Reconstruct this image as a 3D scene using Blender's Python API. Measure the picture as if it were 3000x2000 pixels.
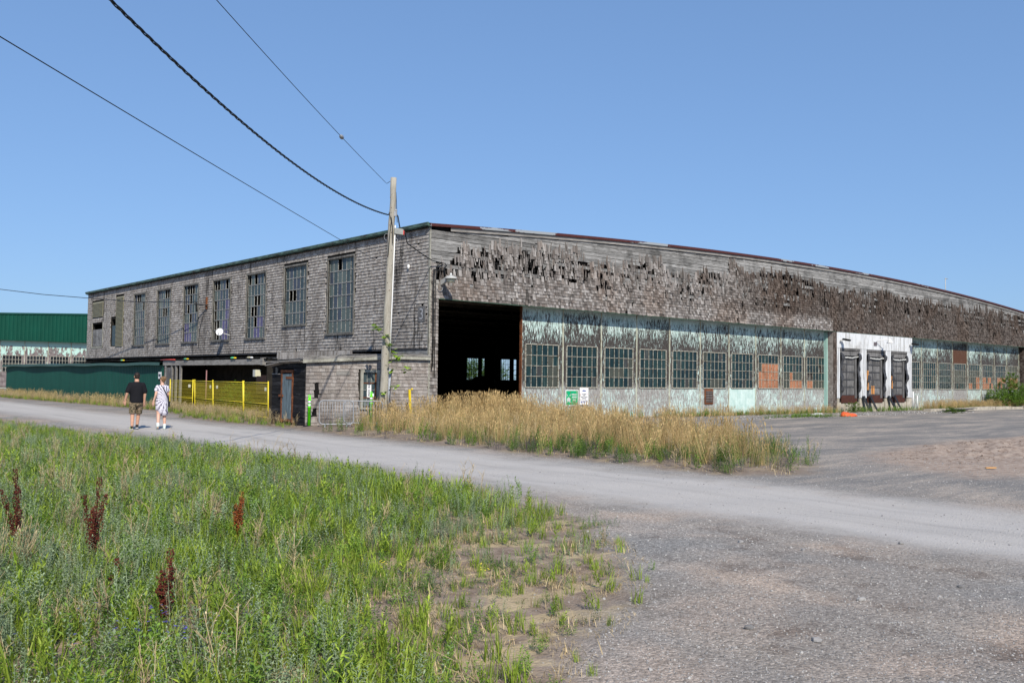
import bpy, math, random
import numpy as np
from math import sin, cos, tan, pi, radians, sqrt, exp, floor
from mathutils import Vector, Matrix, Euler, noise as mnoise
random.seed(7); rng = np.random.default_rng(11)
scene = bpy.context.scene
ROOT = scene.collection
for o in list(bpy.data.objects): bpy.data.objects.remove(o)

# ------------------------------------------------------------------ camera, sky, sun, exposure
cd = bpy.data.cameras.new('camera'); cam = bpy.data.objects.new('camera', cd); ROOT.objects.link(cam)
scene.camera = cam
CAM = Vector((-20.5, -28.28, 1.7)); HD, PT, RL = radians(41.1), radians(2.352), radians(0.696)
fw = Vector((sin(HD)*cos(PT), cos(HD)*cos(PT), sin(PT))); r0 = Vector((cos(HD), -sin(HD), 0)); u0 = r0.cross(fw)
Rv = r0*cos(RL)+u0*sin(RL); Uv = u0*cos(RL)-r0*sin(RL)
mw = Matrix((Rv, Uv, -fw)).transposed().to_4x4(); mw.translation = CAM
cam.matrix_world = mw
cd.sensor_width = 36.0; cd.lens = 32.28; cd.clip_start = 0.1; cd.clip_end = 3000
world = bpy.data.worlds.new('World'); scene.world = world; world.use_nodes = True
SUN_EL, SUN_HEAD = radians(41), radians(26)          # light travels towards this heading east of +Y
wn = world.node_tree; wn.nodes.clear()
sky = wn.nodes.new('ShaderNodeTexSky'); sky.sky_type = 'NISHITA'; sky.sun_disc = False
sky.sun_elevation = SUN_EL; sky.sun_rotation = SUN_HEAD + pi
sky.air_density = 1.0; sky.dust_density = 0.6; sky.ozone_density = 2.5; sky.altitude = 90
bg = wn.nodes.new('ShaderNodeBackground'); bg.inputs[1].default_value = 0.12
wo = wn.nodes.new('ShaderNodeOutputWorld')
gm = wn.nodes.new('ShaderNodeGamma'); gm.inputs[1].default_value = 0.5            # evens out the clear summer sky
tn = wn.nodes.new('ShaderNodeVectorMath'); tn.operation = 'MULTIPLY'; tn.inputs[1].default_value = (1.23, 1.76, 2.56)
wn.links.new(sky.outputs[0], gm.inputs[0]); wn.links.new(gm.outputs[0], tn.inputs[0]); wn.links.new(tn.outputs[0], bg.inputs[0]); wn.links.new(bg.outputs[0], wo.inputs[0])
sl = bpy.data.lights.new('sun', 'SUN'); sl.energy = 5.0; sl.angle = radians(0.53); sl.color = (1, 0.93, 0.80)
so = bpy.data.objects.new('sun', sl); ROOT.objects.link(so)
sdir = Vector((sin(SUN_HEAD)*cos(SUN_EL), cos(SUN_HEAD)*cos(SUN_EL), -sin(SUN_EL)))
so.rotation_euler = sdir.to_track_quat('-Z', 'Y').to_euler(); so.location = (-30, -50, 40)
scene.view_settings.view_transform = 'Standard'; scene.view_settings.look = 'None'
scene.view_settings.exposure = 0.07; scene.view_settings.gamma = 1.0
scene.render.engine = 'CYCLES'
scene.cycles.max_bounces = 6; scene.cycles.transparent_max_bounces = 8
scene.cycles.diffuse_bounces = 3

# ------------------------------------------------------------------ node material helper
class NT:
    def __init__(s, name):
        s.m = bpy.data.materials.new(name); s.m.use_nodes = True
        s.t = s.m.node_tree; s.b = s.t.nodes['Principled BSDF']; s.b.inputs['Specular IOR Level'].default_value = 0.25
        s.pos = s.t.nodes.new('ShaderNodeNewGeometry').outputs['Position']
    def n(s, typ, **kw):
        x = s.t.nodes.new(typ)
        for k, v in kw.items(): setattr(x, k, v)
        return x
    def put(s, sock, v):
        if isinstance(v, bpy.types.NodeSocket): s.t.links.new(v, sock)
        elif isinstance(v, tuple) and len(v) == 3 and sock.type == 'RGBA': sock.default_value = (*v, 1)
        else: sock.default_value = v
    def scl(s, v3, vec=None):
        x = s.n('ShaderNodeVectorMath', operation='MULTIPLY'); s.put(x.inputs[0], vec or s.pos); x.inputs[1].default_value = v3
        return x.outputs[0]
    def noise(s, sc=1.0, det=3.0, vec=None, rough=.6, dist=0, col=False):
        x = s.n('ShaderNodeTexNoise'); s.put(x.inputs['Vector'], vec or s.pos)
        x.inputs['Scale'].default_value = sc; x.inputs['Detail'].default_value = det
        x.inputs['Roughness'].default_value = rough; x.inputs['Distortion'].default_value = dist
        return x.outputs['Color' if col else 'Fac']
    def voro(s, sc, vec=None, feat='F1', out='Distance'):
        x = s.n('ShaderNodeTexVoronoi', feature=feat); s.put(x.inputs['Vector'], vec or s.pos); x.inputs['Scale'].default_value = sc
        return x.outputs[out]
    def ramp(s, f, stops, interp='LINEAR'):
        x = s.n('ShaderNodeValToRGB'); s.put(x.inputs[0], f); cr = x.color_ramp; cr.interpolation = interp
        while len(cr.elements) > 1: cr.elements.remove(cr.elements[0])
        for i, (p, c) in enumerate(stops):
            e = cr.elements[0] if i == 0 else cr.elements.new(p)
            e.position = p; e.color = (*c, 1) if isinstance(c, tuple) else (c, c, c, 1)
        return x.outputs[0]
    def mix(s, f, a, b, blend='MIX'):
        x = s.n('ShaderNodeMix', data_type='RGBA', blend_type=blend); s.put(x.inputs[0], f); s.put(x.inputs[6], a); s.put(x.inputs[7], b)
        return x.outputs[2]
    def m_(s, op, a, b=0.0, c=None, clamp=False):
        x = s.n('ShaderNodeMath', operation=op, use_clamp=clamp); s.put(x.inputs[0], a); s.put(x.inputs[1], b)
        if c is not None: s.put(x.inputs[2], c)
        return x.outputs[0]
    def step(s, v, lo, hi):
        x = s.n('ShaderNodeMapRange', interpolation_type='SMOOTHSTEP'); s.put(x.inputs[0], v)
        s.put(x.inputs[1], lo); s.put(x.inputs[2], hi); return x.outputs[0]
    def attr(s, name, out='Fac'):
        x = s.n('ShaderNodeAttribute', attribute_name=name); return x.outputs[out]
    def rnd(s): return s.n('ShaderNodeObjectInfo').outputs['Random']
    def xyz(s, i, vec=None):
        x = s.n('ShaderNodeSeparateXYZ'); s.put(x.inputs[0], vec or s.pos); return x.outputs[i]
    def bump(s, h, st=.3, dist=.01):
        x = s.n('ShaderNodeBump'); s.put(x.inputs['Height'], h); x.inputs['Strength'].default_value = st; x.inputs['Distance'].default_value = dist
        s.t.links.new(x.outputs[0], s.b.inputs['Normal'])
    def done(s, col, rough=.8, metal=0.0, spec=None, trans=None):
        s.put(s.b.inputs['Base Color'], col); s.put(s.b.inputs['Roughness'], rough); s.b.inputs['Metallic'].default_value = metal
        if spec is not None: s.b.inputs['Specular IOR Level'].default_value = spec
        if trans:
            tr = s.n('ShaderNodeBsdfTranslucent'); s.put(tr.inputs[0], col)
            ms = s.n('ShaderNodeMixShader'); ms.inputs[0].default_value = trans
            out = [q for q in s.t.nodes if q.type == 'OUTPUT_MATERIAL'][0]
            s.t.links.new(s.b.outputs[0], ms.inputs[1]); s.t.links.new(tr.outputs[0], ms.inputs[2]); s.t.links.new(ms.outputs[0], out.inputs[0])
        return s.m

def plain(name, c, rough=.6, metal=0, var=.15, sc=8, spec=.3):
    n = NT(name); f = n.noise(sc, 4)
    a = tuple(x*(1-var) for x in c); b = tuple(min(1, x*(1+var)) for x in c)
    return n.done(n.ramp(f, [(.3, a), (.7, b)]), rough, metal, spec)

# ---- shingles
def shingle_mat(name, cols, streak, warm=None, dark_right=False):
    n = NT(name); r = n.attr('rnd')
    base = n.ramp(r, [(i/(len(cols)-1), tuple(v*.92 for v in c)) for i, c in enumerate(cols)])
    grain = n.noise(1, 4, n.scl((90, 90, 7)), .65)
    base = n.mix(.75, base, n.ramp(grain, [(.25, .45), (.75, 1.45)]), 'MULTIPLY')
    # dark butts and long water stains running down the wall
    st = n.m_('ADD', n.m_('MULTIPLY', n.noise(1, 4, n.scl((1.7, 1.7, .22)), .6), .6), n.m_('MULTIPLY', n.noise(1, 4, n.scl((11, 11, 1.3)), .65), .4))
    base = n.mix(n.step(st, streak-.03, streak+.09), base, n.mix(.86, base, (.018, .017, .016)), 'MIX')
    bl = n.noise(2.2, 4); base = n.mix(n.step(bl, .5, .72), base, n.mix(1, base, (.62, .6, .6), 'MULTIPLY'))
    big_ = n.noise(1, 3, n.scl((.55, .55, .16)), .5); base = n.mix(n.m_('MULTIPLY', n.step(big_, .52, .68), .55), base, n.mix(1, base, (.5, .49, .48), 'MULTIPLY'))
    if warm:
        w = n.noise(1, 3, n.scl((.35, .35, .25))); base = n.mix(n.m_('MULTIPLY', n.step(w, .46, .62), .8), base, n.mix(1, base, warm, 'MULTIPLY'))
    if dark_right:          # the far half of the facade is more deeply stained, the lowest courses of the near bay bleached
        k = n.step(n.m_('ADD', n.xyz(0), n.m_('MULTIPLY', bl, 6)), 18, 27); lo = n.m_('SUBTRACT', 1, n.m_('MULTIPLY', n.m_('SUBTRACT', 1, n.step(n.xyz(2), 5.2, 5.7)), n.m_('LESS_THAN', n.xyz(0), 29.2)))
        base = n.mix(n.m_('MULTIPLY', k, lo), base, n.mix(1, base, (.46, .42, .395), 'MULTIPLY'))
    n.bump(grain, .5, .004)
    return n.done(base, .92, spec=.08)
M = {}
M['shingle_facade'] = shingle_mat('weathered_facade_shingle', [(.10,.09,.084),(.19,.172,.162),(.25,.228,.217),(.31,.287,.276),(.41,.385,.37),(.22,.188,.17),(.15,.133,.125)], .58, (.86,.77,.71), True)
M['shingle_side'] = shingle_mat('weathered_side_shingle', [(.26,.235,.21),(.34,.31,.285),(.44,.41,.385),(.31,.28,.255),(.50,.47,.44),(.28,.245,.22)], .57)
M['shingle_low'] = shingle_mat('brownish_low_shingle', [(.24,.212,.195),(.32,.288,.268),(.38,.345,.323),(.28,.242,.22),(.44,.405,.385)], .78)
def plank_mat(name, stops, sx, dark=.5):
    n = NT(name); r = n.attr('rnd')
    g = n.noise(1, 5, n.scl(sx), .7, dist=.4)
    c = n.ramp(g, stops); c = n.mix(1, c, n.ramp(r, [(0, .7), (1, 1.25)]), 'MULTIPLY')
    b = n.noise(1.1, 4); c = n.mix(n.step(b, .45, .7), c, n.mix(1, c, (dark, dark, dark), 'MULTIPLY'))
    n.bump(g, .5, .006); return n.done(c, .9, spec=.12)
M['plank_silver'] = plank_mat('silver_grey_plank', [(.28,(.055,.052,.05)),(.45,(.19,.185,.18)),(.62,(.36,.355,.35)),(.8,(.5,.5,.5))], (2.5, 2.5, 42), .5)
M['plank_black'] = plank_mat('charred_black_plank', [(.35,(.008,.008,.009)),(.6,(.028,.028,.031)),(.8,(.20,.20,.205))], (1.6, 1.6, 26), .7)
M['beam_wood'] = plank_mat('grey_timber', [(.3,(.14,.13,.12)),(.5,(.27,.255,.24)),(.75,(.4,.385,.365))], (2, 2, 26), .7)
M['trim_wood'] = plank_mat('pale_trim_wood', [(.3,(.2,.19,.16)),(.6,(.38,.37,.32)),(.8,(.5,.48,.42))], (8, 8, 8), .7)
M['frame_wood'] = plank_mat('old_window_frame_wood', [(.3,(.09,.085,.08)),(.6,(.24,.23,.21)),(.8,(.34,.33,.3))], (8, 8, 8), .7)
M['tar'] = plain('tar_paper', (.012, .011, .011), .9, var=.5, sc=20, spec=.1)
M['tar_grey'] = plain('grey_weathered_felt', (.055, .055, .058), .9, var=.5, sc=14, spec=.1)
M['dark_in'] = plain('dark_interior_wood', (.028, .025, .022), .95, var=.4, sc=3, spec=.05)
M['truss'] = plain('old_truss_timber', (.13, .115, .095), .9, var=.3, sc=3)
M['floor_in'] = plain('dark_mottled_slab', (.03, .03, .03), .85, var=.4, sc=1)  # near-black mottled floor colour
# ---- peeling mint paint over vertical boards
def paint_mat(name, full=0.0, rust=False, bare=.0):
    n = NT(name); z = n.xyz(2)
    mk = n.noise(1, 6, n.scl((19, 19, 3.0)), .8); mk2 = n.noise(1, 3, n.scl((1.1, 1.1, .8)), .5); fine = n.noise(1, 4, n.scl((40, 40, 9)), .7)
    m = n.m_('ADD', n.m_('MULTIPLY', mk, .62), n.m_('ADD', n.m_('MULTIPLY', mk2, .16), n.m_('MULTIPLY', fine, .22)))
    zz = n.m_('DIVIDE', z, 5.0)
    th = n.ramp(zz, [(.0, .505), (.10, .51), (.26, .525), (.28, .55), (.635, .56), (.645, .555), (.70, .54), (.78, .51), (.85, .49), (.90, .49), (.935, .45), (.955, .37), (1, .34)])
    if full: th = n.m_('SUBTRACT', th, n.m_('MULTIPLY', full, n.m_('LESS_THAN', z, 1.38)))
    if bare: th = n.m_('ADD', th, bare)
    th = n.m_('ADD', th, n.m_('MULTIPLY', n.m_('SUBTRACT', n.rnd(), .5), .03))
    pm = n.step(m, th, n.m_('ADD', th, .022))
    wood_lo = n.ramp(fine, [(.3, (.15,.14,.135)), (.5, (.30,.285,.275)), (.7, (.46,.44,.425))]); wood_hi = n.ramp(fine, [(.3, (.024,.021,.020)), (.7, (.10,.088,.083))])
    wood = n.mix(n.step(z, 1.2, 1.7), wood_lo, wood_hi)
    pn = n.noise(3, 4); paint = n.ramp(pn, [(.3, (.42,.58,.545)), (.6, (.58,.72,.69)), (.8, (.70,.79,.765))])
    c = n.mix(pm, wood, paint)
    if rust:
        rz = n.m_('MULTIPLY', n.step(z, 3.1, 3.3), n.m_('SUBTRACT', 1, n.step(z, 4.1, 4.3))); c = n.mix(n.m_('MULTIPLY', rz, .9), c, n.mix(fine, (.07,.028,.016), (.13,.06,.035)))
    n.bump(m, .4, .006)
    return n.done(c, .75, spec=.2)
M['paint'] = paint_mat('peeling_mint_paint'); M['paint_full'] = paint_mat('fresh_mint_paint_low', full=.16); M['paint_rust'] = paint_mat('rusty_upper_mint_paint', rust=True, bare=.05)
n = NT('cream_rusty_stile'); g = n.noise(1, 4, n.scl((20, 20, 3)), .7)
M['stile'] = n.done(n.ramp(g, [(.36, (.10,.06,.035)), (.44, (.36,.33,.25)), (.58, (.55,.58,.48)), (.75, (.52,.66,.6))]), .7)
n = NT('peeling_muntin'); g = n.noise(16, 4)
M['muntin'] = n.done(n.ramp(g, [(.36, (.14,.09,.06)), (.5, (.36,.345,.29)), (.7, (.54,.54,.48))]), .6)
n = NT('grey_muntin'); g = n.noise(16, 4)
M['muntin_grey'] = n.done(n.ramp(g, [(.34, (.07,.065,.06)), (.5, (.26,.26,.245)), (.7, (.4,.4,.38))]), .6)
n = NT('rust'); g = n.noise(9, 5)
M['rust'] = n.done(n.ramp(g, [(.3, (.06,.02,.012)), (.6, (.19,.07,.03)), (.8, (.28,.13,.06))]), .85)
def glass(name, stops, rough=.16, dirt=.5):
    n = NT(name); r = n.attr('rnd'); c = n.ramp(r, stops, 'CONSTANT')
    st = n.noise(1, 4, n.scl((12, 12, 1.6)), .6); c = n.mix(n.m_('MULTIPLY', n.step(st, .48, .75), dirt), c, (.13, .19, .185))
    return n.done(c, n.ramp(st, [(.4, rough), (.7, rough+.35)]), 0, .32)
M['glass_door'] = glass('dirty_green_glass', [(0,(.006,.022,.026)),(.25,(.010,.032,.034)),(.5,(.006,.020,.026)),(.72,(.014,.036,.036)),(.88,(.04,.042,.042))], .22, .3)
M['glass_side'] = glass('dusty_side_glass', [(0,(.045,.065,.07)),(.2,(.08,.10,.095)),(.45,(.035,.055,.065)),(.65,(.10,.125,.115)),(.82,(.05,.06,.085))], .3, .5)
M['glass_far'] = glass('dark_far_glass', [(0,(.01,.014,.018)),(.5,(.02,.026,.032))], .2, .1)
M['ply'] = plain('orange_plywood', (.33, .145, .08), .8, var=.3, sc=3)
M['grey_pane'] = plain('greyish_board_pane', (.055, .062, .052), .5, var=.2, sc=3)
M['purple'] = plain('purple_tarp_reflection', (.10, .09, .19), .5, var=.3, sc=2)  # reflection of a purple-blue tarp, painted as the pane colour
# ---- roof flashing: maroon, worn to white in lengths
n = NT('maroon_roof_edge'); x = n.xyz(0); w = n.noise(1, 2, n.scl((.28, .28, 2.0)), .5); f2 = n.noise(7, 3)
w2 = n.m_('ADD', w, n.m_('MULTIPLY', n.m_('SUBTRACT', f2, .5), .22))
M['edge_red'] = n.done(n.mix(n.step(w2, .545, .57), n.mix(f2, (.055,.016,.013), (.10,.03,.025)), (.30,.32,.34)), .5)
n = NT('worn_green_gutter'); f2 = n.noise(1, 4, n.scl((3, 2.2, 12)))
M['edge_green'] = n.done(n.ramp(f2, [(.35, (.035,.028,.022)), (.5, (.055,.095,.075)), (.65, (.10,.17,.14)), (.8, (.15,.11,.08))]), .6)
M['roof'] = plain('dark_felt_roof', (.05, .05, .05), .9)
# ---- metals
def corr(name, c, var=.12, rough=.4):
    n = NT(name); f = n.noise(1, 3, n.scl((1.5, 1.5, .5))); return n.done(n.ramp(f, [(.3, tuple(v*(1-var) for v in c)), (.7, tuple(v*(1+var) for v in c))]), rough, 0, .2)
M['green_sheet'] = corr('dark_green_sheet', (.008, .064, .048), rough=.6); M['green_bright'] = corr('bright_green_sheet', (.002, .058, .037), rough=.6)
n = NT('pale_grimy_rib_shaded_sheet'); xv = n.m_('FRACT', n.m_('DIVIDE', n.m_('SUBTRACT', n.xyz(0), 29.64), .15)); rib_shade = n.m_('MULTIPLY', n.step(xv, .62, .72), n.m_('SUBTRACT', 1, n.step(xv, .9, 1.0)))  # dark stripes paint the shade between the ribs into the sheet colour
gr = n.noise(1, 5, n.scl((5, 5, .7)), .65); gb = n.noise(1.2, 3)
c = n.mix(n.step(gr, .45, .70), (.68,.70,.73), (.38,.38,.38)); c = n.mix(n.m_('MULTIPLY', rib_shade, .8), c, (.13,.13,.15)); c = n.mix(n.m_('MULTIPLY', n.step(gb, .5, .7), .35), c, (.2,.18,.16)); M['white_sheet'] = n.done(c, .5, 0, .2)
M['galv'] = plain('galvanised_steel', (.30, .31, .33), .5, .25, .15)
M['grey_metal'] = plain('grey_painted_metal', (.42, .42, .41), .45, 0, .1)
M['black'] = plain('black_rubber', (.014, .014, .015), .55, 0, .2)
M['wire'] = plain('black_cable', (.012, .014, .018), .5)
M['yellow'] = plain('yellow_powder_coat', (.72, .58, .04), .4, 0, .06)
M['yellow_mesh'] = plain('yellow_wire', (.62, .52, .05), .5, 0, .1)
M['yellow_old'] = plain('faded_yellow_plastic', (.75, .55, .02), .5)
M['lime'] = plain('lime_plastic', (.13, .85, .01), .4, 0, .05); M['refl'] = plain('reflective_band', (.75, .75, .76), .25, .3, .05)
M['white'] = plain('white_paint', (.78, .78, .78), .5, 0, .05); M['cream'] = plain('cream_enamel', (.62, .6, .45), .4, 0, .05)
M['orange'] = plain('orange_tarp', (.72, .12, .04), .6, 0, .15); M['concrete'] = plain('stained_concrete', (.40, .36, .30), .9, 0, .3, 3)
M['grey_door'] = None
n = NT('blue_grey_peeling_door'); g = n.noise(1, 5, n.scl((9, 9, 1.6)), .7)
M['grey_door'] = n.done(n.ramp(g, [(.30, (.05,.06,.065)), (.5, (.115,.155,.175)), (.64, (.15,.195,.215)), (.655, (.45,.55,.5))]), .6)
M['dock_door'] = plank_mat('weathered_dock_door', [(.3,(.08,.078,.08)),(.55,(.17,.165,.165)),(.8,(.33,.33,.33))], (14, 14, 2), .6)
M['rubber'] = plain('torn_dock_rubber', (.05, .05, .055), .6, 0, .5, 5)
M['foam'] = plain('orange_foam', (.55, .25, .08), .8); M['rust_plate'] = plain('rust_brown_plate', (.065, .022, .014), .7, 0, .3, 5)
# ---- pole wood
n = NT('pale_pole_wood'); g = n.noise(1, 5, n.scl((60, 60, 1.6)), .7); sp = n.noise(14, 3)
c = n.ramp(g, [(.3, (.21,.19,.155)), (.5, (.35,.325,.275)), (.7, (.45,.425,.375))]); c = n.mix(n.step(sp, .64, .7), c, (.09, .075, .06))
n.bump(g, .6, .01); M['pole'] = n.done(c, .9, spec=.15)
# ---- foliage
def leafm(name, a, b, rs=1.0, tr=.3, rough=.6):
    n = NT(name); r = n.attr('rnd'); q = n.rnd()
    c = n.mix(r, a, b); c = n.mix(1, c, n.ramp(q, [(0, .7), (1, 1.35)]), 'MULTIPLY')
    return n.done(c, rough, spec=.25, trans=tr)
M['l_bright'] = leafm('yellow_green_blade', (.15,.235,.018), (.34,.43,.06))
M['l_grey'] = leafm('grey_green_leaf', (.13,.18,.085), (.30,.37,.22), tr=.2)
M['l_dark'] = leafm('dark_green_leaf', (.06,.125,.02), (.13,.22,.045))
M['l_mid'] = leafm('mid_green_leaf', (.10,.19,.022), (.21,.33,.055))
M['l_dry'] = leafm('dry_stem', (.32,.24,.13), (.58,.46,.28), tr=.15)
M['l_straw'] = leafm('golden_straw', (.30,.20,.085), (.64,.48,.245), tr=.25)
M['l_strawg'] = leafm('green_gold_straw', (.17,.19,.06), (.40,.38,.15), tr=.25)
M['l_purple'] = leafm('dusky_purple_weed', (.11,.10,.10), (.17,.16,.17), tr=.1)
M['dock_dark'] = leafm('dark_red_seed', (.075,.016,.011), (.155,.04,.024), tr=.05); M['dock_rust'] = leafm('rust_red_seed', (.17,.045,.012), (.32,.10,.03), tr=.05)
M['blue_fl'] = leafm('blue_petal', (.09,.08,.32), (.17,.16,.5)); M['white_fl'] = leafm('white_petal', (.6,.6,.55), (.8,.8,.76)); M['yel_fl'] = leafm('yellow_petal', (.7,.55,.03), (.8,.7,.1))
M['bark'] = plain('brown_bark', (.12, .09, .06), .9)
# ---- ground
n = NT('gravel_ground')
dR, dG, dD, dS = n.attr('d_road'), n.attr('d_green'), n.attr('d_dirt'), n.attr('d_weed')
n1 = n.noise(1.3, 5, rough=.65); n2 = n.noise(5.5, 5, rough=.7); nb = n.noise(.22, 4)
wob = n.m_('ADD', n.m_('MULTIPLY', n.m_('SUBTRACT', n1, .5), 1.5), n.m_('MULTIPLY', n.m_('SUBTRACT', n2, .5), .7))
v1 = n.voro(42, out='Color'); v2 = n.voro(95, out='Color'); vf = n.noise(60, 4, rough=.8)
peb = n.m_('ADD', n.m_('MULTIPLY', n.xyz(0, v1), .5), n.m_('MULTIPLY', n.xyz(1, v2), .5))
trk = n.noise(1, 5, n.scl((1.7, .10, 1)), .62)
gravel = n.ramp(peb, [(.1, (.13,.124,.118)), (.42, (.215,.205,.196)), (.75, (.29,.278,.266)), (.95, (.41,.395,.38))])
gravel = n.mix(n.step(nb, .42, .60), gravel, n.mix(1, gravel, (1.06, .99, .93), 'MULTIPLY'))
gravel = n.mix(n.step(n1, .52, .68), gravel, n.mix(1, gravel, (.66, .62, .60), 'MULTIPLY'))
big = n.noise(.55, 4, rough=.6); gravel = n.mix(n.m_('MULTIPLY', n.step(big, .44, .66), .85), gravel, n.mix(1, gravel, (1.42, 1.28, 1.18), 'MULTIPLY'))
rut = n.m_('SINE', n.m_('ADD', n.m_('MULTIPLY', n.xyz(0), 3.3), n.m_('MULTIPLY', n.noise(1, 2, n.scl((.2, .12, 1))), 5)))
gravel = n.mix(n.m_('MULTIPLY', n.step(rut, .55, .95), .28), gravel, n.mix(1, gravel, (1.45, 1.38, 1.3), 'MULTIPLY'))
roadc = n.mix(1, n.ramp(vf, [(.25, (.36,.335,.315)), (.6, (.455,.43,.41)), (.8, (.53,.50,.475))]), n.ramp(trk, [(.3, .80), (.45, .98), (.7, 1.08)]), 'MULTIPLY')
dirt = n.ramp(n2, [(.3, (.16,.11,.08)), (.5, (.33,.26,.215)), (.75, (.44,.36,.30))])
sl_ = n.noise(1, 5, n.scl((.8, 2.6, 1)), .65, dist=.6)
soil = n.mix(n.step(sl_, .52, .60), n.ramp(n2, [(.28, (.12,.085,.062)), (.5, (.24,.185,.145)), (.72, (.35,.28,.22))]), n.ramp(n2, [(.3, (.32,.25,.16)), (.7, (.46,.365,.235))]))
yard = n.ramp(n.m_('ADD', n.m_('MULTIPLY', peb, .25), n.m_('MULTIPLY', n.noise(1, 6, n.scl((.22, .9, 1)), .72), .75)), [(.3, (.14,.135,.13)), (.49, (.205,.195,.188)), (.56, (.31,.27,.235)), (.68, (.43,.37,.32))])
ym = n.step(n.m_('ADD', n.xyz(0), n.m_('MULTIPLY', wob, 1.0)), -7.2, -5.6)
c = n.mix(ym, gravel, yard)
rm = n.step(n.m_('ADD', dR, n.m_('MULTIPLY', wob, 1.25)), -.25, 1.5)      # d_road > 0 inside
c = n.mix(rm, c, roadc)
c = n.mix(n.step(n.m_('ADD', dD, wob), -.6, .8), c, dirt)
c = n.mix(n.step(n.m_('ADD', dG, n.m_('MULTIPLY', wob, .5)), -.25, .3), c, soil)
c = n.mix(n.step(n.m_('ADD', dS, n.m_('MULTIPLY', wob, .5)), -.3, .4), c, n.mix(.5, soil, (.16, .13, .11)))
hb = n.m_('ADD', n.m_('MULTIPLY', n.voro(42), -.8), n.m_('MULTIPLY', vf, .6))
n.bump(hb, .8, .012); M['ground'] = n.done(c, .95, spec=.1)
M['stone'] = None
n = NT('loose_stone'); q = n.rnd(); f = n.noise(30, 3)
M['stone'] = n.done(n.mix(1, n.ramp(q, [(0, (.15,.145,.145)), (.5, (.27,.26,.258)), (.85, (.36,.35,.34)), (1, (.46,.44,.42))]), n.ramp(f, [(.3, .8), (.7, 1.15)]), 'MULTIPLY'), .9, spec=.15)

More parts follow.
